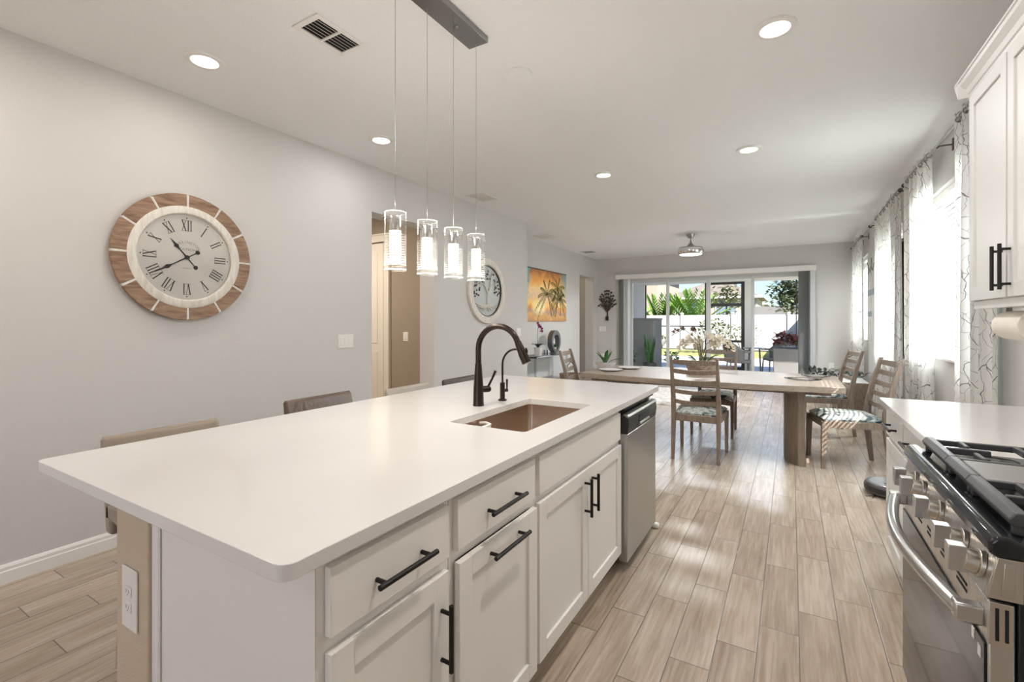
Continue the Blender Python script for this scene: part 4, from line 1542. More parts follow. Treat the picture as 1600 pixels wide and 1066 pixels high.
def make_chair(label):
    t = thing('dining_chair', label, 'chair', (0, 0, 0), 0, 'ladder-back dining chairs around the table')

    def leg(b, x, p):
        """square section following a path of (y, z, half width)"""
        rings = []
        for y, z, h in p:
            rings.append([b.bm.verts.new((x + sx * h * .8, y + sy * h, z)) for sx, sy in ((-1, -1), (1, -1), (1, 1), (-1, 1))])
        for r0, r1 in zip(rings, rings[1:]):
            for i in range(4):
                b.bm.faces.new((r0[i], r0[(i + 1) % 4], r1[(i + 1) % 4], r1[i]))
        b.bm.faces.new(rings[0][::-1])
        b.bm.faces.new(rings[-1])
        return b
    for s in (-1, 1):
        obj('leg', leg(B(), s * .205, [(-.285, 0, .017), (-.262, .20, .021), (-.240, .43, .026), (-.245, .52, .025), (-.30, .78, .020), (-.365, 1.0, .015)]), M_wood, t, local=True, bevel=.003, label='rear leg running up into the back post')
        obj('leg', leg(B(), s * .220, [(.245, 0, .017), (.240, .25, .021), (.235, .43, .025)]), M_wood, t, local=True, bevel=.003, label='front leg')
    b = B()
    b.box(-.185, .185, -.255, -.230, .375, .435).box(-.198, .198, .225, .250, .375, .435)
    for s in (-1, 1):
        b.prism([(s * .200, -.23), (s * .220, -.23), (s * .233, .225), (s * .213, .225)], 'z', .375, .435)
    obj('seat_frame', b, M_wood, t, local=True, bevel=.002)
    # domed cushion
    b = B()
    n = 14
    top = []
    for i in range(n + 1):
        row = []
        for j in range(n + 1):
            u, v = i / n * 2 - 1, j / n * 2 - 1
            wx = .212 + .018 * v
            ex = max(0, 1 - abs(u) ** 4) * max(0, 1 - abs(v) ** 4)
            row.append(b.bm.verts.new((u * wx, .002 + v * .240, .452 + .048 * ex ** .5)))
        top.append(row)
    for i in range(n):
        for j in range(n):
            b.bm.faces.new((top[i][j], top[i + 1][j], top[i + 1][j + 1], top[i][j + 1]))
    border = [top[i][0] for i in range(n + 1)] + [top[n][j] for j in range(1, n + 1)] + [top[i][n] for i in range(n - 1, -1, -1)] + [top[0][j] for j in range(n - 1, 0, -1)]
    low = [b.bm.verts.new((v.co.x * .97, v.co.y * .97, .436)) for v in border]
    m = len(border)
    for i in range(m):
        b.bm.faces.new((border[i], border[(i + 1) % m], low[(i + 1) % m], low[i]))
    b.bm.faces.new(low)
    obj('seat', b, M_seat, t, local=True, smooth=True, angle=60, label='padded seat in a grey leaf print')

    def back_y(z):
        return -.245 - (z - .52) * .25 if z > .52 else -.242
    for z, h in ((.955, .045), (.868, .048), (.766, .048), (.668, .044), (.565, .044)):
        b = B()
        m = 8
        rr2 = []
        for i in range(m + 1):
            u = i / m * 2 - 1
            x = u * .192
            cy = back_y(z) - .022 * (1 - u * u)
            zb = z - h / 2 - .010 * (1 - u * u) + .004
            zt = z + h / 2 if z > .9 else z + h / 2 - .012 * (1 - u * u)
            rr2.append([b.bm.verts.new(q) for q in ((x, cy - .009, zb), (x, cy + .009, zb), (x, cy + .009 - .01, zt), (x, cy - .009 - .01, zt))])
        for r0, r1 in zip(rr2, rr2[1:]):
            for i in range(4):
                b.bm.faces.new((r0[i], r0[(i + 1) % 4], r1[(i + 1) % 4], r1[i]))
        b.bm.faces.new(rr2[0][::-1])
        b.bm.faces.new(rr2[-1])
        obj('back_slat' if z < .9 else 'top_rail', b, M_wood, t, local=True, bevel=.002)
    return t


ch = make_chair('ladder-back dining chair on the near side of the table, seen from behind')
ch.location = (-.79, 5.045, 0)
dup(ch, (-.80, 6.17, 0), R(180), 'ladder-back dining chair on the far side of the table, facing the camera')
dup(ch, (.44, 5.418, 0), R(103.4), 'ladder-back dining chair at the right table end with sun stripes on its seat')
dup(ch, (.315, 6.885, 0), R(103), 'ladder-back dining chair standing behind the far right corner of the table')
dup(ch, (-2.02, 5.33, 0), R(-84), 'ladder-back dining chair at the left end of the table')

# ================================================================== on the table


def blade(b, base, tip, w_, lift=0.0, n=6, fold=.0, curl=0):
    """a leaf: quad strip with width profile from base to tip, arching by lift"""
    base, tip = Vector(base), Vector(tip)
    d = tip - base
    side = d.cross(Vector((0, 0, 1)))
    if side.length < 1e-4:
        side = Vector((1, 0, 0))
    side.normalize()
    prev = None
    for i in range(n + 1):
        s = i / n
        p = base + d * s + Vector((0, 0, lift * math.sin(PI * s) - curl * s * s))
        h = w_ * (math.sin(PI * (s * .86 + .10))) ** .8 * .5
        up = Vector((0, 0, fold * h))
        row = [b.bm.verts.new(p - side * h + up), b.bm.verts.new(p), b.bm.verts.new(p + side * h + up)]
        if prev:
            b.bm.faces.new((prev[0], prev[1], row[1], row[0]))
            b.bm.faces.new((prev[1], prev[2], row[2], row[1]))
        prev = row


def agave(b, c, n, ln, w_, rnd, up=.8):
    for k in range(n):
        a = 2 * PI * k / n + rnd.uniform(-.3, .3)
        el = rnd.uniform(.35, 1.3) * up
        l_ = ln * rnd.uniform(.75, 1.05)
        blade(b, c, (c[0] + l_ * math.cos(a) * math.cos(el), c[1] + l_ * math.sin(a) * math.cos(el), c[2] + l_ * math.sin(el)), w_, lift=.02, fold=.5)


rnd = random.Random(11)
cpx, cpy = -.86, 5.56
oc = thing('orchid_centrepiece', 'rustic wooden bowl of cream silk orchids in the middle of the table', 'flower arrangement', (cpx, cpy, .76))
obj('bowl', B().lathe([(.001, .7605), (.10, .7605), (.125, .775), (.150, .83), (.158, .872), (.150, .872), (.140, .83), (.10, .80), (.001, .80)], (cpx, cpy, 0), 32), M_bowl, oc, smooth=True)
b = B()
b.lathe([(.001, .862), (.08, .860), (.145, .850)], (cpx, cpy, 0), 20, cap=False)
obj('moss', b, M_leaf, oc)
b = B()
for k in range(16):
    a = rnd.uniform(0, 2 * PI)
    l_ = rnd.uniform(.10, .21)
    el = rnd.uniform(.1, 1.0)
    blade(b, (cpx + .04 * math.cos(a), cpy + .04 * math.sin(a), .86), (cpx + l_ * math.cos(a), cpy + l_ * math.sin(a), .87 + l_ * math.sin(el) * .7), .035, lift=.03, fold=.4)
obj('foliage', b, M_leaf, oc)


def flower(b, c, r, rnd):
    nrm = Vector((rnd.uniform(-1, 1), rnd.uniform(-1, -.2), rnd.uniform(-.2, .8))).normalized()
    q = nrm.to_track_quat('Z', 'Y')
    for k in range(5):
        a = 2 * PI * k / 5
        v0 = q @ Vector((0, 0, .1 * r))
        tip = q @ Vector((math.cos(a) * r, math.sin(a) * r, .25 * r))
        sd = q @ Vector((-math.sin(a) * r * .42, math.cos(a) * r * .42, .3 * r))
        m_ = (v0 + tip) * .55
        b.quad(Vector(c) + v0, Vector(c) + m_ - sd * .9, Vector(c) + tip, Vector(c) + m_ + sd * .9)
    b.sphere(c, r * .16, seg=6)


stm, fl, flb = B(), B(), B()
for (dx, dy, h, mm) in ((-.10, -.02, .30, 0), (-.03, .03, .27, 0), (.08, 0, .33, 0), (.14, .04, .30, 0), (-.19, .02, .40, 1), (-.06, -.03, .42, 1), (.20, .02, .22, 2)):
    p0 = Vector((cpx, cpy, .86))
    pm = Vector((cpx + dx * .3, cpy + dy, .86 + h * .75))
    p1 = Vector((cpx + dx, cpy + dy, .86 + h))
    p2 = Vector((cpx + dx * 1.7, cpy + dy, .86 + h * .8))
    stm.tube([p0, pm, p1, p2], .0035, 6)
    for k in range(11 if mm == 0 else 5):
        s_ = k / 6
        p = p1.lerp(p2, s_) + Vector((rnd.uniform(-.03, .03), rnd.uniform(-.03, .03), rnd.uniform(-.03, .03)))
        flower(fl if mm == 0 else flb, p, rnd.uniform(.038, .052) if mm == 0 else .030, rnd)
obj('flower_stem', stm, M_stem, oc)
obj('cream_blossom', fl, M_petal, oc)
obj('brown_blossom', flb, M_petalb, oc)


def dish(x, y, r, label, m, group):
    t = tag(obj('dinner_plate', B().lathe([(.001, .7605), (r * .55, .7605), (r * .62, .766), (r, .776), (r, .779), (r * .6, .769), (.001, .766)], (x, y, 0), 36), m, smooth=True), label, 'plate', group)
    return t


dish(-1.84, 5.40, .135, 'white plate on the left end of the table, left of its twin', M_pot, 'plates on the dining table')
dish(-1.72, 5.75, .135, 'white plate further back on the left end of the table', M_pot, 'plates on the dining table')
dish(.10, 5.48, .16, 'clear glass plate on the right end of the table', M_cglass, 'plates on the dining table')
dish(.22, 5.86, .13, 'small clear glass plate at the far right corner of the table', M_cglass, 'plates on the dining table')

ap = thing('potted_succulent', 'green succulent in a white boat-shaped bowl on the left end of the table', 'potted plant', (-2.0, 5.66, .76))
b = B()
rg_ = []
for sx, sy, z in ((.085, .04, .7605), (.12, .06, .80), (.14, .075, .835), (.13, .065, .835), (.11, .05, .80)):
    rg_.append([b.bm.verts.new((-2.0 + sx * math.cos(2 * PI * k / 24), 5.66 + sy * math.sin(2 * PI * k / 24), z)) for k in range(24)])
for r0, r1 in zip(rg_, rg_[1:]):
    for i in range(24):
        b.bm.faces.new((r0[i], r0[(i + 1) % 24], r1[(i + 1) % 24], r1[i]))
b.bm.faces.new(rg_[0][::-1])
b.bm.faces.new(rg_[-1])
obj('bowl', b, M_pot, ap, smooth=True)
b = B()
agave(b, (-2.0, 5.66, .80), 15, .21, .036, rnd, up=.95)
obj('foliage', b, M_leaf, ap)

# ================================================================== console with ornaments
co = thing('console_table', 'clear acrylic console table under the sunset picture', 'console table', (-3.82, 7.55, 0))
obj('tabletop', B().prism(rrect(-3.99, -3.62, 6.85, 8.30, .05), 'z', .735, .755), M_acry, co, bevel=.004)
obj('shelf', B().box(-3.97, -3.66, 6.92, 8.22, .30, .312), M_acry, co)
for xx in (-3.96, -3.66):
    for yy in (6.93, 8.20):
        obj('leg', B().lathe([(.016, 0), (.016, .734)], (xx, yy, 0), 16), M_acry, co, smooth=True)
obj('side_panel', B().box(-3.97, -3.65, 6.925, 6.931, .32, .732), M_acry, co)
obj('side_panel', B().box(-3.97, -3.65, 8.205, 8.211, .32, .732), M_acry, co)
obj('edge_band', B().box(-3.625, -3.615, 6.90, 8.25, .737, .753), M_chrome, co)
op = thing('potted_orchid', 'magenta orchid in a white pot on the acrylic console', 'potted plant', (-3.74, 7.18, .755))
obj('pot', B().lathe([(.001, .756), (.062, .756), (.074, .90), (.066, .90), (.06, .88), (.001, .88)], (-3.74, 7.18, 0), 28), M_pot, op, smooth=True)
b = B()
for a in (0.4, 1.3, 2.3, 3.4, 4.4, 5.6):
    blade(b, (-3.74, 7.18, .89), (-3.74 + .13 * math.cos(a), 7.18 + .13 * math.sin(a), .95), .055, lift=.03, fold=.3)
obj('foliage', b, M_leafd, op)
obj('flower_stem', B().tube([(-3.74, 7.18, .88), (-3.745, 7.17, 1.08), (-3.74, 7.18, 1.24), (-3.72, 7.26, 1.30)], .004, 6), M_stem, op)
b = B()
for (dy, z) in ((-.02, 1.31), (.02, 1.27), (.05, 1.24), (.09, 1.19), (.12, 1.16), (.0, 1.25), (.08, 1.22)):
    flower(b, (-3.73, 7.20 + dy, z), .042, rnd)
obj('blossom', b, M_magenta, op)
tag(obj('glass_jar', B().lathe([(.001, .756), (.035, .756), (.037, .84), (.033, .84), (.031, .76), (.001, .76)], (-3.76, 7.52, 0), 24), M_acry, smooth=True), 'small clear glass jar between the orchid and the ring sculpture', 'jar')
rs = thing('ring_sculpture', 'grey oval ring sculpture with a small succulent inside, on the console', 'sculpture', (-3.80, 7.95, .755))
b = B()
n = 40
rings = []
for k in range(n):
    a = 2 * PI * k / n
    th = .038 + .012 * math.sin(a)
    cy, cz = .165 * math.cos(a), .175 * math.sin(a)
    ring = []
    for sx, q in ((-.05, 1 - .2), (.05, 1 - .2), (.05, 1 + .2), (-.05, 1 + .2)):
        f_ = 1 + (q - 1) * (th / .04)
        ring.append(b.bm.verts.new((-3.80 + sx, 7.95 + cy * f_, .965 + cz * f_)))
    rings.append(ring)
for k in range(n):
    r0, r1 = rings[k], rings[(k + 1) % n]
    for i in range(4):
        b.bm.faces.new((r0[i], r0[(i + 1) % 4], r1[(i + 1) % 4], r1[i]))
obj('ring', b, M_silver, rs, bevel=.008)
obj('foot', B().box(-3.86, -3.74, 7.89, 8.01, .7555, .775), M_silver, rs, bevel=.004)
obj('small_pot', B().lathe([(.001, .83), (.028, .83), (.034, .865), (.001, .865)], (-3.80, 7.97, 0), 20), M_pot, rs, smooth=True)
b = B()
agave(b, (-3.80, 7.97, .86), 12, .085, .02, rnd)
obj('foliage', b, M_leaf, rs)
# low basket glimpsed under the console
bk = thing('wicker_basket', 'brown round wicker basket on the floor in front of the acrylic console', 'basket', (-3.38, 7.75, 0))
obj('body', B().lathe([(.001, 0.001), (.15, 0.001), (.19, .20), (.20, .42), (.185, .42), (.17, .2), (.001, .03)], (-3.38, 7.75, 0), 32), mat('brown_wicker', (0.24, 0.17, 0.11), 0.8, bump=.6, bscale=50), bk, smooth=True)
obj('handle', B().tube([(-3.38, 7.56, .41), (-3.38, 7.60, .56), (-3.38, 7.75, .63), (-3.38, 7.90, .56), (-3.38, 7.94, .41)], .008, 8), M_leatd, bk)

# ================================================================== sunset picture
PY0, PY1, PZ0, PZ1 = 7.02, 8.92, 1.35, 2.30
pc = thing('canvas_picture', 'colourful sunset beach canvas with palm trees', 'picture', (XL2, 7.97, 1.82))
obj('canvas', B().box(XL2 + .002, XL2 + .030, PY0, PY1, PZ0, PZ1), painting_material(PY0 - 7.97, PY1 - 7.97, PZ0 - 1.82, PZ1 - 1.82), pc)
b = B()


def palm_fig(b, b2, by, bz, ty, tz, fl_, nf, rnd):
    n = 8
    L, Rr = [], []
    for i in range(n + 1):
        s = i / n
        y = by + (ty - by) * s + .03 * math.sin(PI * s)
        z = bz + (tz - bz) * s
        w_ = .020 - .008 * s
        L.append((XL2 + .0315, y - w_, z))
        Rr.append((XL2 + .0315, y + w_, z))
    for i in range(n):
        b.quad(L[i], Rr[i], Rr[i + 1], L[i + 1])
    for k in range(nf):
        a = -2.2 + 4.4 * k / (nf - 1) + rnd.uniform(-.1, .1)
        ln = fl_ * rnd.uniform(.8, 1.1)
        m_ = 9
        pp = []
        for i in range(m_ + 1):
            s = i / m_
            y = ty + ln * math.sin(a) * s
            z = tz + ln * math.cos(a) * s - ln * .42 * s * s
            pp.append((y, z))
        for i in range(1, m_ + 1):
            (y0, z0), (y1, z1) = pp[i - 1], pp[i]
            x_ = XL2 + .032
            b2.quad((x_, y0, z0 + .006), (x_, y1, z1 + .005), (x_, y1, z1 - .005), (x_, y0, z0 - .006))
            for sg in (-1, 1):
                lf = .05 * math.sin(PI * i / (m_ + 1)) + .02
                b2.quad((x_, y1, z1), (x_, y1 + .014, z1), (x_, y1 + sg * lf * .35 + .012, z1 - lf), (x_, y1 + sg * lf * .35, z1 - lf))


b2 = B()
palm_fig(b, b2, 8.22, 1.44, 8.03, 1.86, .48, 10, rnd)
palm_fig(b, b2, 8.62, 1.46, 8.58, 1.78, .42, 10, rnd)
palm_fig(b, b2, 8.40, 1.44, 8.50, 2.0, .38, 8, rnd)
for v in b2.bm.verts:
    v.co.y = min(max(v.co.y, PY0 + .005), PY1 - .005)
    v.co.z = min(max(v.co.z, PZ0 + .005), PZ1 - .005)
obj('painted_trunk', b, mat('painted_brown', (0.20, 0.11, 0.04), 0.6), pc)
obj('painted_frond', b2, mat('painted_olive', (0.24, 0.22, 0.06), 0.6, var=.4, vscale=5), pc)
obj('hanging_bar', B().box(XL2 + .002, XL2 + .036, PY0, PY1, PZ1, PZ1 + .014), M_dark, pc)

# metal tree wall sconce
mt = thing('metal_tree_ornament', 'dark metal tree ornament with round leaves on the back wall', 'wall ornament', (-3.76, YB, 1.6))
b, b2 = B(), B()
for k in range(11):
    a = R(-80 + 160 * k / 10)
    for ln in (.14, .23, .31, .38):
        aa = a + rnd.uniform(-.10, .10)
        tip = Vector((-3.76 + ln * math.sin(aa) * .56, YB - .03, 1.68 + ln * math.cos(aa) * 1.05))
        b.tube([(-3.76, YB - .02, 1.56), ((-3.76 + tip.x) / 2, YB - .03, (1.56 + tip.z) / 2 + .02), tip], .0045, 5)
        b2.sphere(tip, .027, 1, .35, .8, 8)
obj('branch', b, M_leatd, mt)
obj('metal_leaf', b2, M_leatd, mt)
obj('candle_cup', B().box(-3.79, -3.73, YB - .06, YB - .002, 1.37, 1.47), M_dark, mt, bevel=.004)
obj('backplate', B().box(-3.775, -3.745, YB - .02, YB - .001, 1.40, 1.60), M_leatd, mt)

# ================================================================== rug
b = B()
rx0, rx1, ry0, ry1 = -3.2, -.80, 7.75, 9.55
n1_, n2_ = 54, 40
rr3 = random.Random(3)
g = []
for i in range(n1_ + 1):
    row = []
    for j in range(n2_ + 1):
        ed = (i in (0, n1_)) or (j in (0, n2_))
        row.append(b.bm.verts.new((rx0 + (rx1 - rx0) * i / n1_ + rr3.uniform(-.018, .018), ry0 + (ry1 - ry0) * j / n2_ + rr3.uniform(-.018, .018), .003 if ed else rr3.uniform(.025, .060))))
    g.append(row)
for i in range(n1_):
    for j in range(n2_):
        b.bm.faces.new((g[i][j], g[i + 1][j], g[i + 1][j + 1], g[i][j + 1]))
tag(obj('shag_rug', b, M_rug, smooth=True, angle=180), 'fluffy pale grey shag rug on the floor beyond the table', 'rug')

# ================================================================== curtains


def rod(y0, y1, label):
    t = thing('curtain_rod', label, 'curtain rod', (.97, (y0 + y1) / 2, 2.70), group='curtain rods on the right wall')
    obj('pole', B().cyl((.97, y0, 2.70), (.97, y1, 2.70), .009, seg=16), M_nickel, t, smooth=True)
    for y in (y0, y1):
        s = -1 if y == y0 else 1
        obj('finial', B().sphere((.97, y + s * .018, 2.70), .023, seg=14), M_leatd, t, smooth=True)
    for y in (y0 + .04, (y0 + y1) / 2, y1 - .04):
        obj('bracket', B().tube([(XR - .002, y, 2.70), (.99, y, 2.70), (.97, y, 2.688)], .006, 8).box(XR - .008, XR - .001, y - .012, y + .012, 2.655, 2.745), M_leatd, t)


def panel(y0, y1, pleats, label, zb=.015, zt=2.755):
    t = thing('curtain', label, 'curtain', (.97, (y0 + y1) / 2, zt), group='white grommet curtains with grey branch print')
    b = B()
    uvl = b.bm.loops.layers.uv.new('UVMap')
    nu, nz = pleats * 12, 14
    rows = []
    for i in range(nu + 1):
        s = i / nu
        ph = s * pleats * 2 * PI
        col = []
        for j in range(nz + 1):
            z = zb + (zt - zb) * j / nz
            am = .026 + .007 * math.sin(ph * .37 + z * 1.3)
            yy = y0 + (y1 - y0) * s + .006 * math.sin(z * 3 + ph)
            col.append(b.bm.verts.new((.98 + am * math.sin(ph), yy, z)))
        rows.append(col)
    width = (y1 - y0) * 1.0
    u = [0]
    for i in range(nu):
        u.append(u[-1] + (rows[i + 1][0].co - rows[i][0].co).length)
    for i in range(nu):
        for j in range(nz):
            f = b.bm.faces.new((rows[i][j], rows[i + 1][j], rows[i + 1][j + 1], rows[i][j + 1]))
            for lp, (a_, c_) in zip(f.loops, ((i, j), (i + 1, j), (i + 1, j + 1), (i, j + 1))):
                lp[uvl].uv = (u[a_] + y0 * 3, zb + (zt - zb) * c_ / nz)
    me_name = 'cloth'
    obj(me_name, b, M_curtain, t, smooth=True, angle=180)
    for k in range(pleats * 2):
        s = k * .5 / pleats
        yy = y0 + (y1 - y0) * s
        obj('grommet', B().lathe([(.013, -.003), (.021, -.003), (.021, .003), (.013, .003), (.013, -.003)], (.97, yy + (y1 - y0) * .001, 2.70), 16, 'y', cap=False), M_nickel, t, smooth=True)


rod(3.62, 6.02, 'dark-tipped curtain rod over the window nearest the kitchen')
rod(6.24, 8.35, 'curtain rod over the middle window of the right wall')
rod(9.30, 10.72, 'curtain rod over the window nearest the back corner')
panel(3.68, 4.33, 4, 'branch-print curtain beside the upper cabinet')
panel(5.05, 5.95, 5, 'branch-print curtain at the far side of the nearest window')
panel(6.32, 7.05, 4, 'branch-print curtain nearest the dark framed mirror')
panel(7.15, 7.92, 4, 'branch-print curtain next to the pale branch picture')
panel(9.38, 10.0, 3, 'branch-print curtain beyond the pale branch picture')
panel(10.06, 10.70, 3, 'branch-print curtain in the far right corner')

fm = thing('framed_mirror', 'tall dark-framed mirror on the right wall between two curtains', 'mirror', (XR, 6.36, 1.6))
y0, y1, z0, z1 = 6.03, 6.69, .94, 2.25
t_ = .03
obj('frame', B().box(XR - .03, XR - .001, y0, y0 + t_, z0, z1).box(XR - .03, XR - .001, y1 - t_, y1, z0, z1).box(XR - .03, XR - .001, y0 + t_, y1 - t_, z0, z0 + t_).box(XR - .03, XR - .001, y0 + t_, y1 - t_, z1 - t_, z1), M_dark, fm, bevel=.003)
obj('mirror_glass', B().box(XR - .014, XR - .008, y0 + t_, y1 - t_, z0 + t_, z1 - t_), M_black_glass, fm)
ar = thing('canvas_picture', 'pale grey picture with a thin branch on the right wall between curtains', 'picture', (XR, 9.05, 1.95))
obj('canvas', B().box(XR - .03, XR - .001, 8.45, 9.27, 1.05, 2.39), M_art, ar, bevel=.003)
b = B()
b.tube([(XR - .034, 8.5, 2.20), (XR - .034, 8.7, 2.10), (XR - .034, 8.85, 2.18), (XR - .034, 8.95, 2.09), (XR - .034, 9.1, 2.2), (XR - .034, 9.25, 2.27)], .006, 6)
b.tube([(XR - .034, 8.85, 2.18), (XR - .034, 8.8, 2.3)], .004, 6).tube([(XR - .034, 9.1, 2.2), (XR - .034, 9.18, 2.08)], .004, 6)
obj('painted_branch', b, M_inkg, ar)
obj('painted_band', B().box(XR - .0325, XR - .0305, 8.47, 9.25, 1.74, 1.83).box(XR - .0325, XR - .0305, 8.8, 9.2, 1.42, 1.50), M_artd, ar)

# ================================================================== dark plants and planter in the right corner


def bush(b, c, n, r, w_, ln, rnd, zs=1.0):
    for k in range(n):
        d = Vector((rnd.uniform(-1, 1), rnd.uniform(-1, 1), rnd.uniform(-.3, 1) * zs))
        if d.length > 1:
            d.normalize()
        p = Vector(c) + d * r
        t_ = p + Vector((rnd.uniform(-1, 1), rnd.uniform(-1, 1), rnd.uniform(-.3, .8))).normalized() * ln
        blade(b, p, t_, w_, n=3, fold=.2)


for (px, py, hh, lab) in ((.42, 9.5, .42, 'dark-leaved potted plant on the floor by the right blind stack'), (.80, 9.15, .46, 'dark-leaved potted plant with one arching stem in the right back corner')):
    t = thing('potted_plant', lab, 'potted plant', (px, py, 0))
    obj('pot', B().lathe([(.001, .001), (.10, .001), (.13, .22), (.115, .22), (.10, .19), (.001, .19)], (px, py, 0), 24), M_potd, t, smooth=True)
    b = B()
    for k in range(9):
        a = rnd.uniform(0, 2 * PI)
        b.tube([(px, py, .19), (px + .12 * math.cos(a), py + .12 * math.sin(a), hh - .06)], .006, 5)
    if px > .6:
        b.tube([(px - .05, py, .3), (px - .10, py - .02, .55), (px - .02, py - .04, .78), (px + .10, py - .05, .86)], .007, 6)
    obj('stem', b, M_leafd, t)
    b = B()
    bush(b, (px, py, hh), 75, .22, .055, .10, rnd, .55)
    obj('foliage', b, M_leafd, t)

pb = thing('wooden_planter', 'low brown wooden planter box behind the far right dining chair', 'planter', (.72, 8.3, 0))
b = B().prism([(8.02, .001), (8.58, .001), (8.68, .50), (7.92, .50)], 'x', .50, .94)
obj('box', b, M_wood, pb, bevel=.006)
obj('liner', B().box(.53, .91, 7.97, 8.63, .4995, .503), M_pot, pb)
b = B()
bush(b, (.72, 8.3, .56), 26, .17, .05, .10, rnd, .4)
obj('foliage', b, M_leafd, pb)

# ================================================================== outside
gz = -.12
struct('ground', B().box(-45, 40, 19.6, 70, gz - .1, gz), M_grass)
struct('ground_side', B().box(1.3, 40, -20, 19.6, gz - .1, gz), M_grass)
struct('patio', B().box(-8, 5.5, 11.0, 19.6, -.14, -.02), M_paver)
# lanai roof, beam and columns
struct('ceiling_lanai', B().box(-5.2, 4.2, 11.0, 14.3, 2.62, 2.74), M_stucco)
b = B().box(-5.2, 4.2, 13.85, 14.15, 2.42, 2.62)
struct('beam_lanai', b, M_stucco)
struct('wall_lanai', B().box(-4.22, -4.02, 11.0, 12.2, -.02, 2.62), M_stucco)
for x0, x1, nm in ((-1.06, -.84, 'column'), (-4.12, -3.72, 'column')):
    struct(nm, B().box(x0, x1, 13.9, 14.12, -.02, 2.42), M_stucco, bevel=.004)
sd = thing('screen_door', 'dark bronze screen door frame beside the white patio column', 'screen door', (-1.6, 14.0, -.02))
for x0, x1 in ((-1.15, -1.062), (-2.06, -1.98)):
    obj('stile', B().box(x0, x1, 13.98, 14.04, -.02, 2.42), M_frame, sd)
for z0, z1 in ((1.76, 1.84), (.78, .84), (-.01, .12), (2.36, 2.42)):
    obj('rail', B().box(-1.98, -1.15, 13.98, 14.04, z0, z1), M_frame, sd)
sf = thing('screen_frame', 'thin dark screen rail between the left patio column and the door', 'screen frame', (-2.9, 14.0, -.02))
obj('rail', B().box(-3.715, -2.062, 13.99, 14.03, 1.20, 1.23), M_frame, sf)
obj('post', B().box(-3.715, -3.685, 13.99, 14.03, -.02, 2.42), M_frame, sf)
sf2 = thing('screen_frame', 'thin dark screen post at the right edge of the patio', 'screen frame', (.2, 14.0, -.02))
obj('post', B().box(.105, .125, 13.99, 14.03, -.02, 2.42), M_frame, sf2)
# grey block standing in for the shaded stucco wall, plants in front
gb = thing('shaded_wall_block', 'tall grey block in place of the shaded patio wall at the left', 'cabinet', (-3.4, 13.1, -.02))
obj('body', B().box(-3.68, -3.12, 12.6, 13.5, -.02, 1.40), M_wallshade, gb, bevel=.01)
obj('top', B().box(-3.70, -3.10, 12.58, 13.52, 1.40, 1.44), M_wallshade, gb, bevel=.006)
sp2 = thing('snake_plant', 'tall snake plant in a dark pot in front of the grey patio wall block', 'potted plant', (-3.10, 12.1, -.02))
obj('pot', B().lathe([(.001, -.019), (.14, -.019), (.18, .30), (.16, .30), (.15, .26), (.001, .26)], (-3.10, 12.1, 0), 24), M_potd, sp2, smooth=True)
b = B()
for k in range(14):
    a = rnd.uniform(0, 2 * PI)
    r_ = rnd.uniform(.02, .10)
    q = rnd.uniform(.02, .16)
    h_ = rnd.uniform(.45, .80)
    base = Vector((-3.10 + r_ * math.cos(a), 12.1 + r_ * math.sin(a), .25))
    tip = base + Vector((q * math.cos(a), q * math.sin(a), h_))
    blade(b, base, tip, .07, n=6)
obj('foliage', b, M_leaf, sp2)
for (px, py, r_, lab) in ((-3.55, 11.85, .22, 'low dark leafy plant left of the snake plant'), (-2.62, 12.3, .18, 'small dark leafy plant right of the snake plant')):
    t = thing('potted_plant', lab, 'potted plant', (px, py, -.02))
    obj('pot', B().lathe([(.001, -.019), (.10, -.019), (.13, .20), (.001, .20)], (px, py, 0), 20), M_potd, t, smooth=True)
    b = B()
    bush(b, (px, py, .40), 60, r_, .08, .12, rnd, .9)
    obj('foliage', b, M_leaf, t)

# wicker patio chairs, table, planter


def wicker_chair(label, x, y, rz, used=[None]):
    t = thing('patio_chair', label, 'chair', (0, 0, 0), 0, 'grey wicker chairs on the patio')
    obj('seat', B().box(-.25, .25, -.24, .28, .36, .42), M_wicker, t, local=True, bevel=.02)
    b = B()
    n = 16
    inner, outer = [], []
    for i in range(n + 1):
        a = R(180 + 180 * i / n)
        hgt = .66 + .27 * math.sin(PI * i / n)
        c_, s_ = math.cos(a), math.sin(a)
        inner.append([b.bm.verts.new((.28 * c_, .10 + .34 * s_, z)) for z in (.38, hgt)])
        outer.append([b.bm.verts.new((.32 * c_, .10 + .40 * s_ - (.06 if z > .5 else 0), z)) for z in (.38, hgt)])
    for i in range(n):
        for L_ in (inner, outer):
            b.bm.faces.new((L_[i][0], L_[i + 1][0], L_[i + 1][1], L_[i][1]))
        b.bm.faces.new((inner[i][1], inner[i + 1][1], outer[i + 1][1], outer[i][1]))
        b.bm.faces.new((inner[i][0], inner[i + 1][0], outer[i + 1][0], outer[i][0]))
    obj('backrest', b, M_wicker, t, local=True, smooth=True, angle=50)
    for s in (-1, 1):
        obj('armrest', B().box(s * .30 - .03, s * .30 + .03, .08, .30, .62, .66), M_wicker, t, local=True, bevel=.012)
        for yy in (-.20, .26):
            obj('leg', B().tube([(s * .24, yy, .37), (s * .27, yy + (.02 if yy > 0 else -.03), 0)], .018, 8), M_wicker, t, local=True)
    t.location = (x, y, -.02)
    t.rotation_euler = (0, 0, rz)
    return t


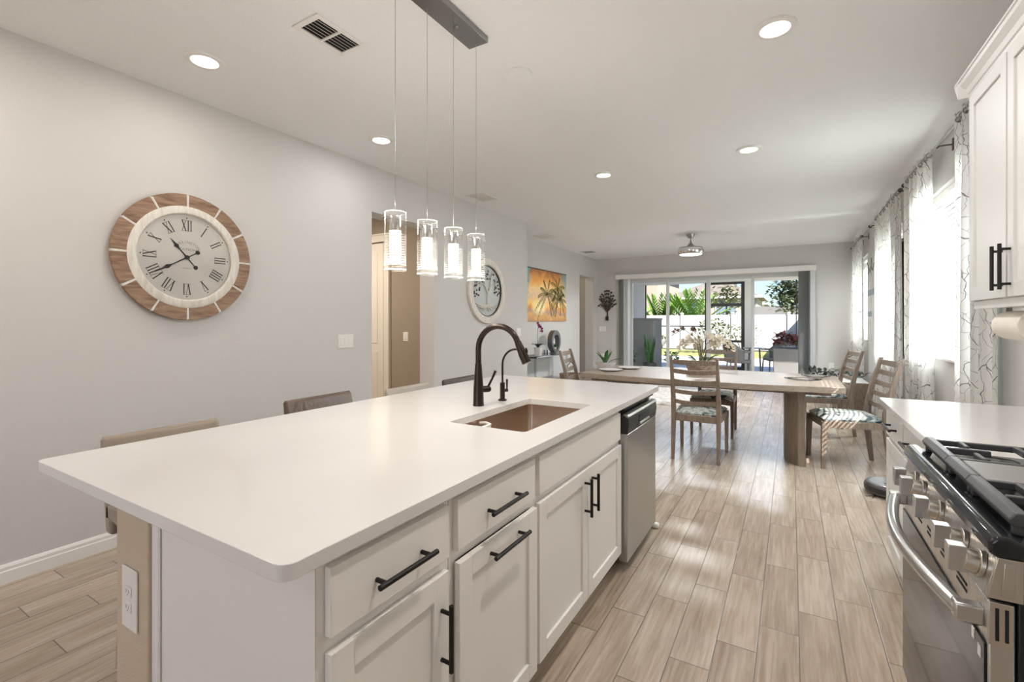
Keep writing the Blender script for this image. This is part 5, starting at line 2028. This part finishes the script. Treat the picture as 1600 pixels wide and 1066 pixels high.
wc = wicker_chair('grey wicker patio chair left of the glass table, turned sideways', -1.12, 12.75, R(-75))
dup(wc, (-.30, 13.85, -.02), R(110), 'grey wicker patio chair right of the glass table, beside the planter')
gt = thing('patio_table', 'small round glass-topped patio table between the two wicker chairs', 'table', (-.80, 13.45, -.02))
obj('tabletop', B().lathe([(.001, .66), (.26, .66), (.26, .68), (.001, .68)], (-.80, 13.45, 0), 32), M_nickel, gt, smooth=True)
for k in range(4):
    a = PI / 4 + k * PI / 2
    obj('leg', B().tube([(-.80 + .16 * math.cos(a), 13.45 + .16 * math.sin(a), .66), (-.80 + .2 * math.cos(a), 13.45 + .2 * math.sin(a), -.02)], .014, 8), M_wicker, gt)
pw = thing('wicker_planter', 'large rectangular grey wicker planter filled with red-leaved plants', 'planter', (.05, 12.9, -.02))
obj('box', B().box(-.36, .55, 12.55, 13.15, -.02, .72), M_wicker, pw, bevel=.02)
obj('soil', B().box(-.32, .51, 12.59, 13.11, .70, .725), M_potd, pw)
b = B()
bush(b, (-.10, 12.85, .86), 150, .26, .07, .13, rnd, .8)
bush(b, (.22, 12.85, .84), 60, .22, .07, .13, rnd, .7)
obj('red_foliage', b, M_leafr, pw)
b = B()
bush(b, (.08, 12.8, .80), 50, .26, .05, .10, rnd, .5)
obj('green_foliage', b, M_leafb, pw)

# vinyl fence
FY = 26
fe = thing('vinyl_fence', 'bright white vinyl privacy fence across the back yard', 'fence', (-2, FY, gz))
for x in [-19.6 + 2.44 * k for k in range(13)]:
    ps = obj('post', B().box(x - .065, x + .065, FY - .065, FY + .065, gz, 1.75), M_vinyl, fe)
    obj('post_cap', B().prism([(x - .085, 1.75), (x + .085, 1.75), (x + .085, 1.775), (x, 1.84), (x - .085, 1.775)], 'y', FY - .085, FY + .085), M_vinyl, ps)
for k in range(12):
    x = -19.6 + 2.44 * k
    obj('fence_panel', B().box(x + .065, x + 2.375, FY - .02, FY + .02, gz + .05, 1.69), M_vinyl, fe)
fr = thing('vinyl_fence', 'shaded return of the white fence at the right of the yard', 'fence', (.6, 23, gz))
obj('fence_panel', B().box(.50, .54, 20.4, 25.9, gz + .05, 1.69), M_vinyl, fr)
obj('post', B().box(.455, .585, 20.3, 20.43, gz, 1.75), M_vinyl, fr)


def shrub(label, x, y, r, n, m, ln=.12, z0=gz):
    t = thing('shrub', label, 'shrub', (x, y, z0))
    b = B()
    for k in range(7):
        a = rnd.uniform(0, 2 * PI)
        b.tube([(x, y, z0), (x + r * .6 * math.cos(a), y + r * .6 * math.sin(a), z0 + r * 1.3)], .012, 5)
    obj('stem', b, M_stem, t)
    b = B()
    bush(b, (x, y, z0 + r * 1.1), n, r, .09, ln, rnd, 1.0)
    obj('foliage', b, m, t)
    return t


shrub('green leafy shrub in front of the fence, behind the screen door', -3.1, 23.5, .75, 330, M_leafo, .16)
shrub('small pale shrub at the left, at the foot of the fence', -5.6, 24.0, .42, 110, M_leafo, .14)
shrub('slender sparse shrub right of the white patio column', -1.75, 22.5, .70, 130, M_leafo, .12)


def palm(label, x, y, h, m):
    t = thing('palm', label, 'palm tree', (x, y, gz), group='bright green palms behind the fence')
    obj('trunk', B().tube([(x, y, gz), (x, y, gz + h * .35)], [.16, .12], 8), M_stem, t)
    b = B()
    for k in range(24):
        a = rnd.uniform(0, 2 * PI)
        el = rnd.uniform(.35, 1.4)
        base = Vector((x, y, gz + h * .35))
        tip = base + Vector((math.cos(a) * math.cos(el), math.sin(a) * math.cos(el), math.sin(el))) * h * .68
        ax = (tip - base)
        side = ax.cross(Vector((0, 0, 1))).normalized()
        for i in range(1, 14):
            s_ = i / 14
            p = base + ax * s_
            for sg in (-1, 1):
                tp = p + side * sg * .34 * math.sin(PI * (.15 + .8 * s_)) + ax.normalized() * .22 + Vector((0, 0, .05))
                blade(b, p, tp, .12, n=2)
    obj('frond', b, m, t)


palm('bright green palm behind the fence, leftmost of the three', -8.7, 27.6, 3.0, M_leafb)
palm('bright green palm behind the fence, beside the white window mullion', -6.5, 27.8, 3.0, M_leafb)
palm('bright green palm behind the fence, left of the thick centre mullion', -4.6, 27.6, 3.2, M_leafb)


def tree(label, x, y, h, r, n, m):
    t = thing('tree', label, 'tree', (x, y, gz))
    obj('trunk', B().tube([(x, y, gz), (x + .03, y, gz + h * .6), (x, y, gz + h * .85)], [.06, .045, .02], 8), M_stem, t)
    b = B()
    for k in range(n):
        d = Vector((rnd.gauss(0, .42), rnd.gauss(0, .42), rnd.gauss(0, .5)))
        if d.length > 1.1:
            continue
        p = Vector((x, y, gz + h - r)) + d * r
        tp = p + Vector((rnd.uniform(-1, 1), rnd.uniform(-1, 1), rnd.uniform(-.5, .5))).normalized() * .26
        blade(b, p, tp, .20, n=2)
    obj('foliage', b, m, t)


tree('thin olive-coloured young tree behind the screen door', -3.7, 34.0, 4.2, 1.2, 420, M_leafo)
tree('round dark green tree at the right against the blue sky', .02, 34.0, 4.6, 1.35, 1500, mat('dark_tree_foliage', (0.12, 0.145, 0.08), 0.6, var=.3, vscale=3))


def house(label, x0, x1, y0, y1, ze, zr, wm, rx=None, windows=()):
    t = thing('house', label, 'house', ((x0 + x1) / 2, y0, gz))
    obj('wall', B().box(x0, x1, y0, y1, gz, ze), wm, t)
    o_ = .5
    b = B()
    v = [b.bm.verts.new(q) for q in ((x0 - o_, y0 - o_, ze), (x1 + o_, y0 - o_, ze), (x1 + o_, y1 + o_, ze), (x0 - o_, y1 + o_, ze))]
    ins = min((x1 - x0) * .45, (y1 - y0) * .5)
    ym = (y0 + y1) / 2
    a_, c_ = b.bm.verts.new((x0 + ins, ym, zr)), b.bm.verts.new((x1 - ins, ym, zr))
    for f in ((v[0], v[1], c_, a_), (v[1], v[2], c_), (v[2], v[3], a_, c_), (v[3], v[0], a_), (v[3], v[2], v[1], v[0])):
        b.bm.faces.new(f)
    obj('roof', b, M_roof, t)
    obj('fascia', B().box(x0 - o_ - .02, x1 + o_ + .02, y0 - o_ - .04, y0 - o_, ze - .08, ze + .14), M_vinyl, t)
    for (wx, wz, ww, wh) in windows:
        q = obj('window_frame', B().box(wx - ww / 2 - .1, wx + ww / 2 + .1, y0 - .06, y0 - .01, wz - .1, wz + wh + .1), M_vinyl, t)
        obj('pane', B().box(wx - ww / 2, wx + ww / 2, y0 - .08, y0 - .06, wz, wz + wh), mat('far_window', (0.20, 0.25, 0.30), 0.2) if 'far_window' not in MATS else MATS['far_window'], q)


house('beige two-storey house with a small white window at the left behind the palms', -20, -10.6, 44, 54, 5.6, 8.2, M_houset, windows=((-12.15, 4.0, .7, .9),))
house('single-storey house with a wide brown hip roof behind the palms', -10.0, -2.6, 46, 56, 3.5, 5.6, M_house, windows=((-8.0, 1.5, 1.2, 1.5), (-5.0, 1.9, 1.6, 1.4)))
house('white house seen under the blue sky right of the column', -10.5, -2.9, 62, 72, 3.4, 5.0, M_stucco)
lw_ = thing('stucco_wall', 'long pale boundary wall beyond the fence at the right', 'wall', (5, 42, gz))
obj('wall_body', B().box(-3.0, 22, 42, 42.3, gz, 2.55), mat('boundary_wall_grey', (0.19, 0.185, 0.185), 0.9, var=.12, vscale=.4), lw_)
obj('planting_bed', B().box(-3.0, 22, 39.5, 41.9, gz, gz + .9), mat('bark_mulch', (0.34, 0.24, 0.16), 0.95, var=.2, vscale=2), lw_)
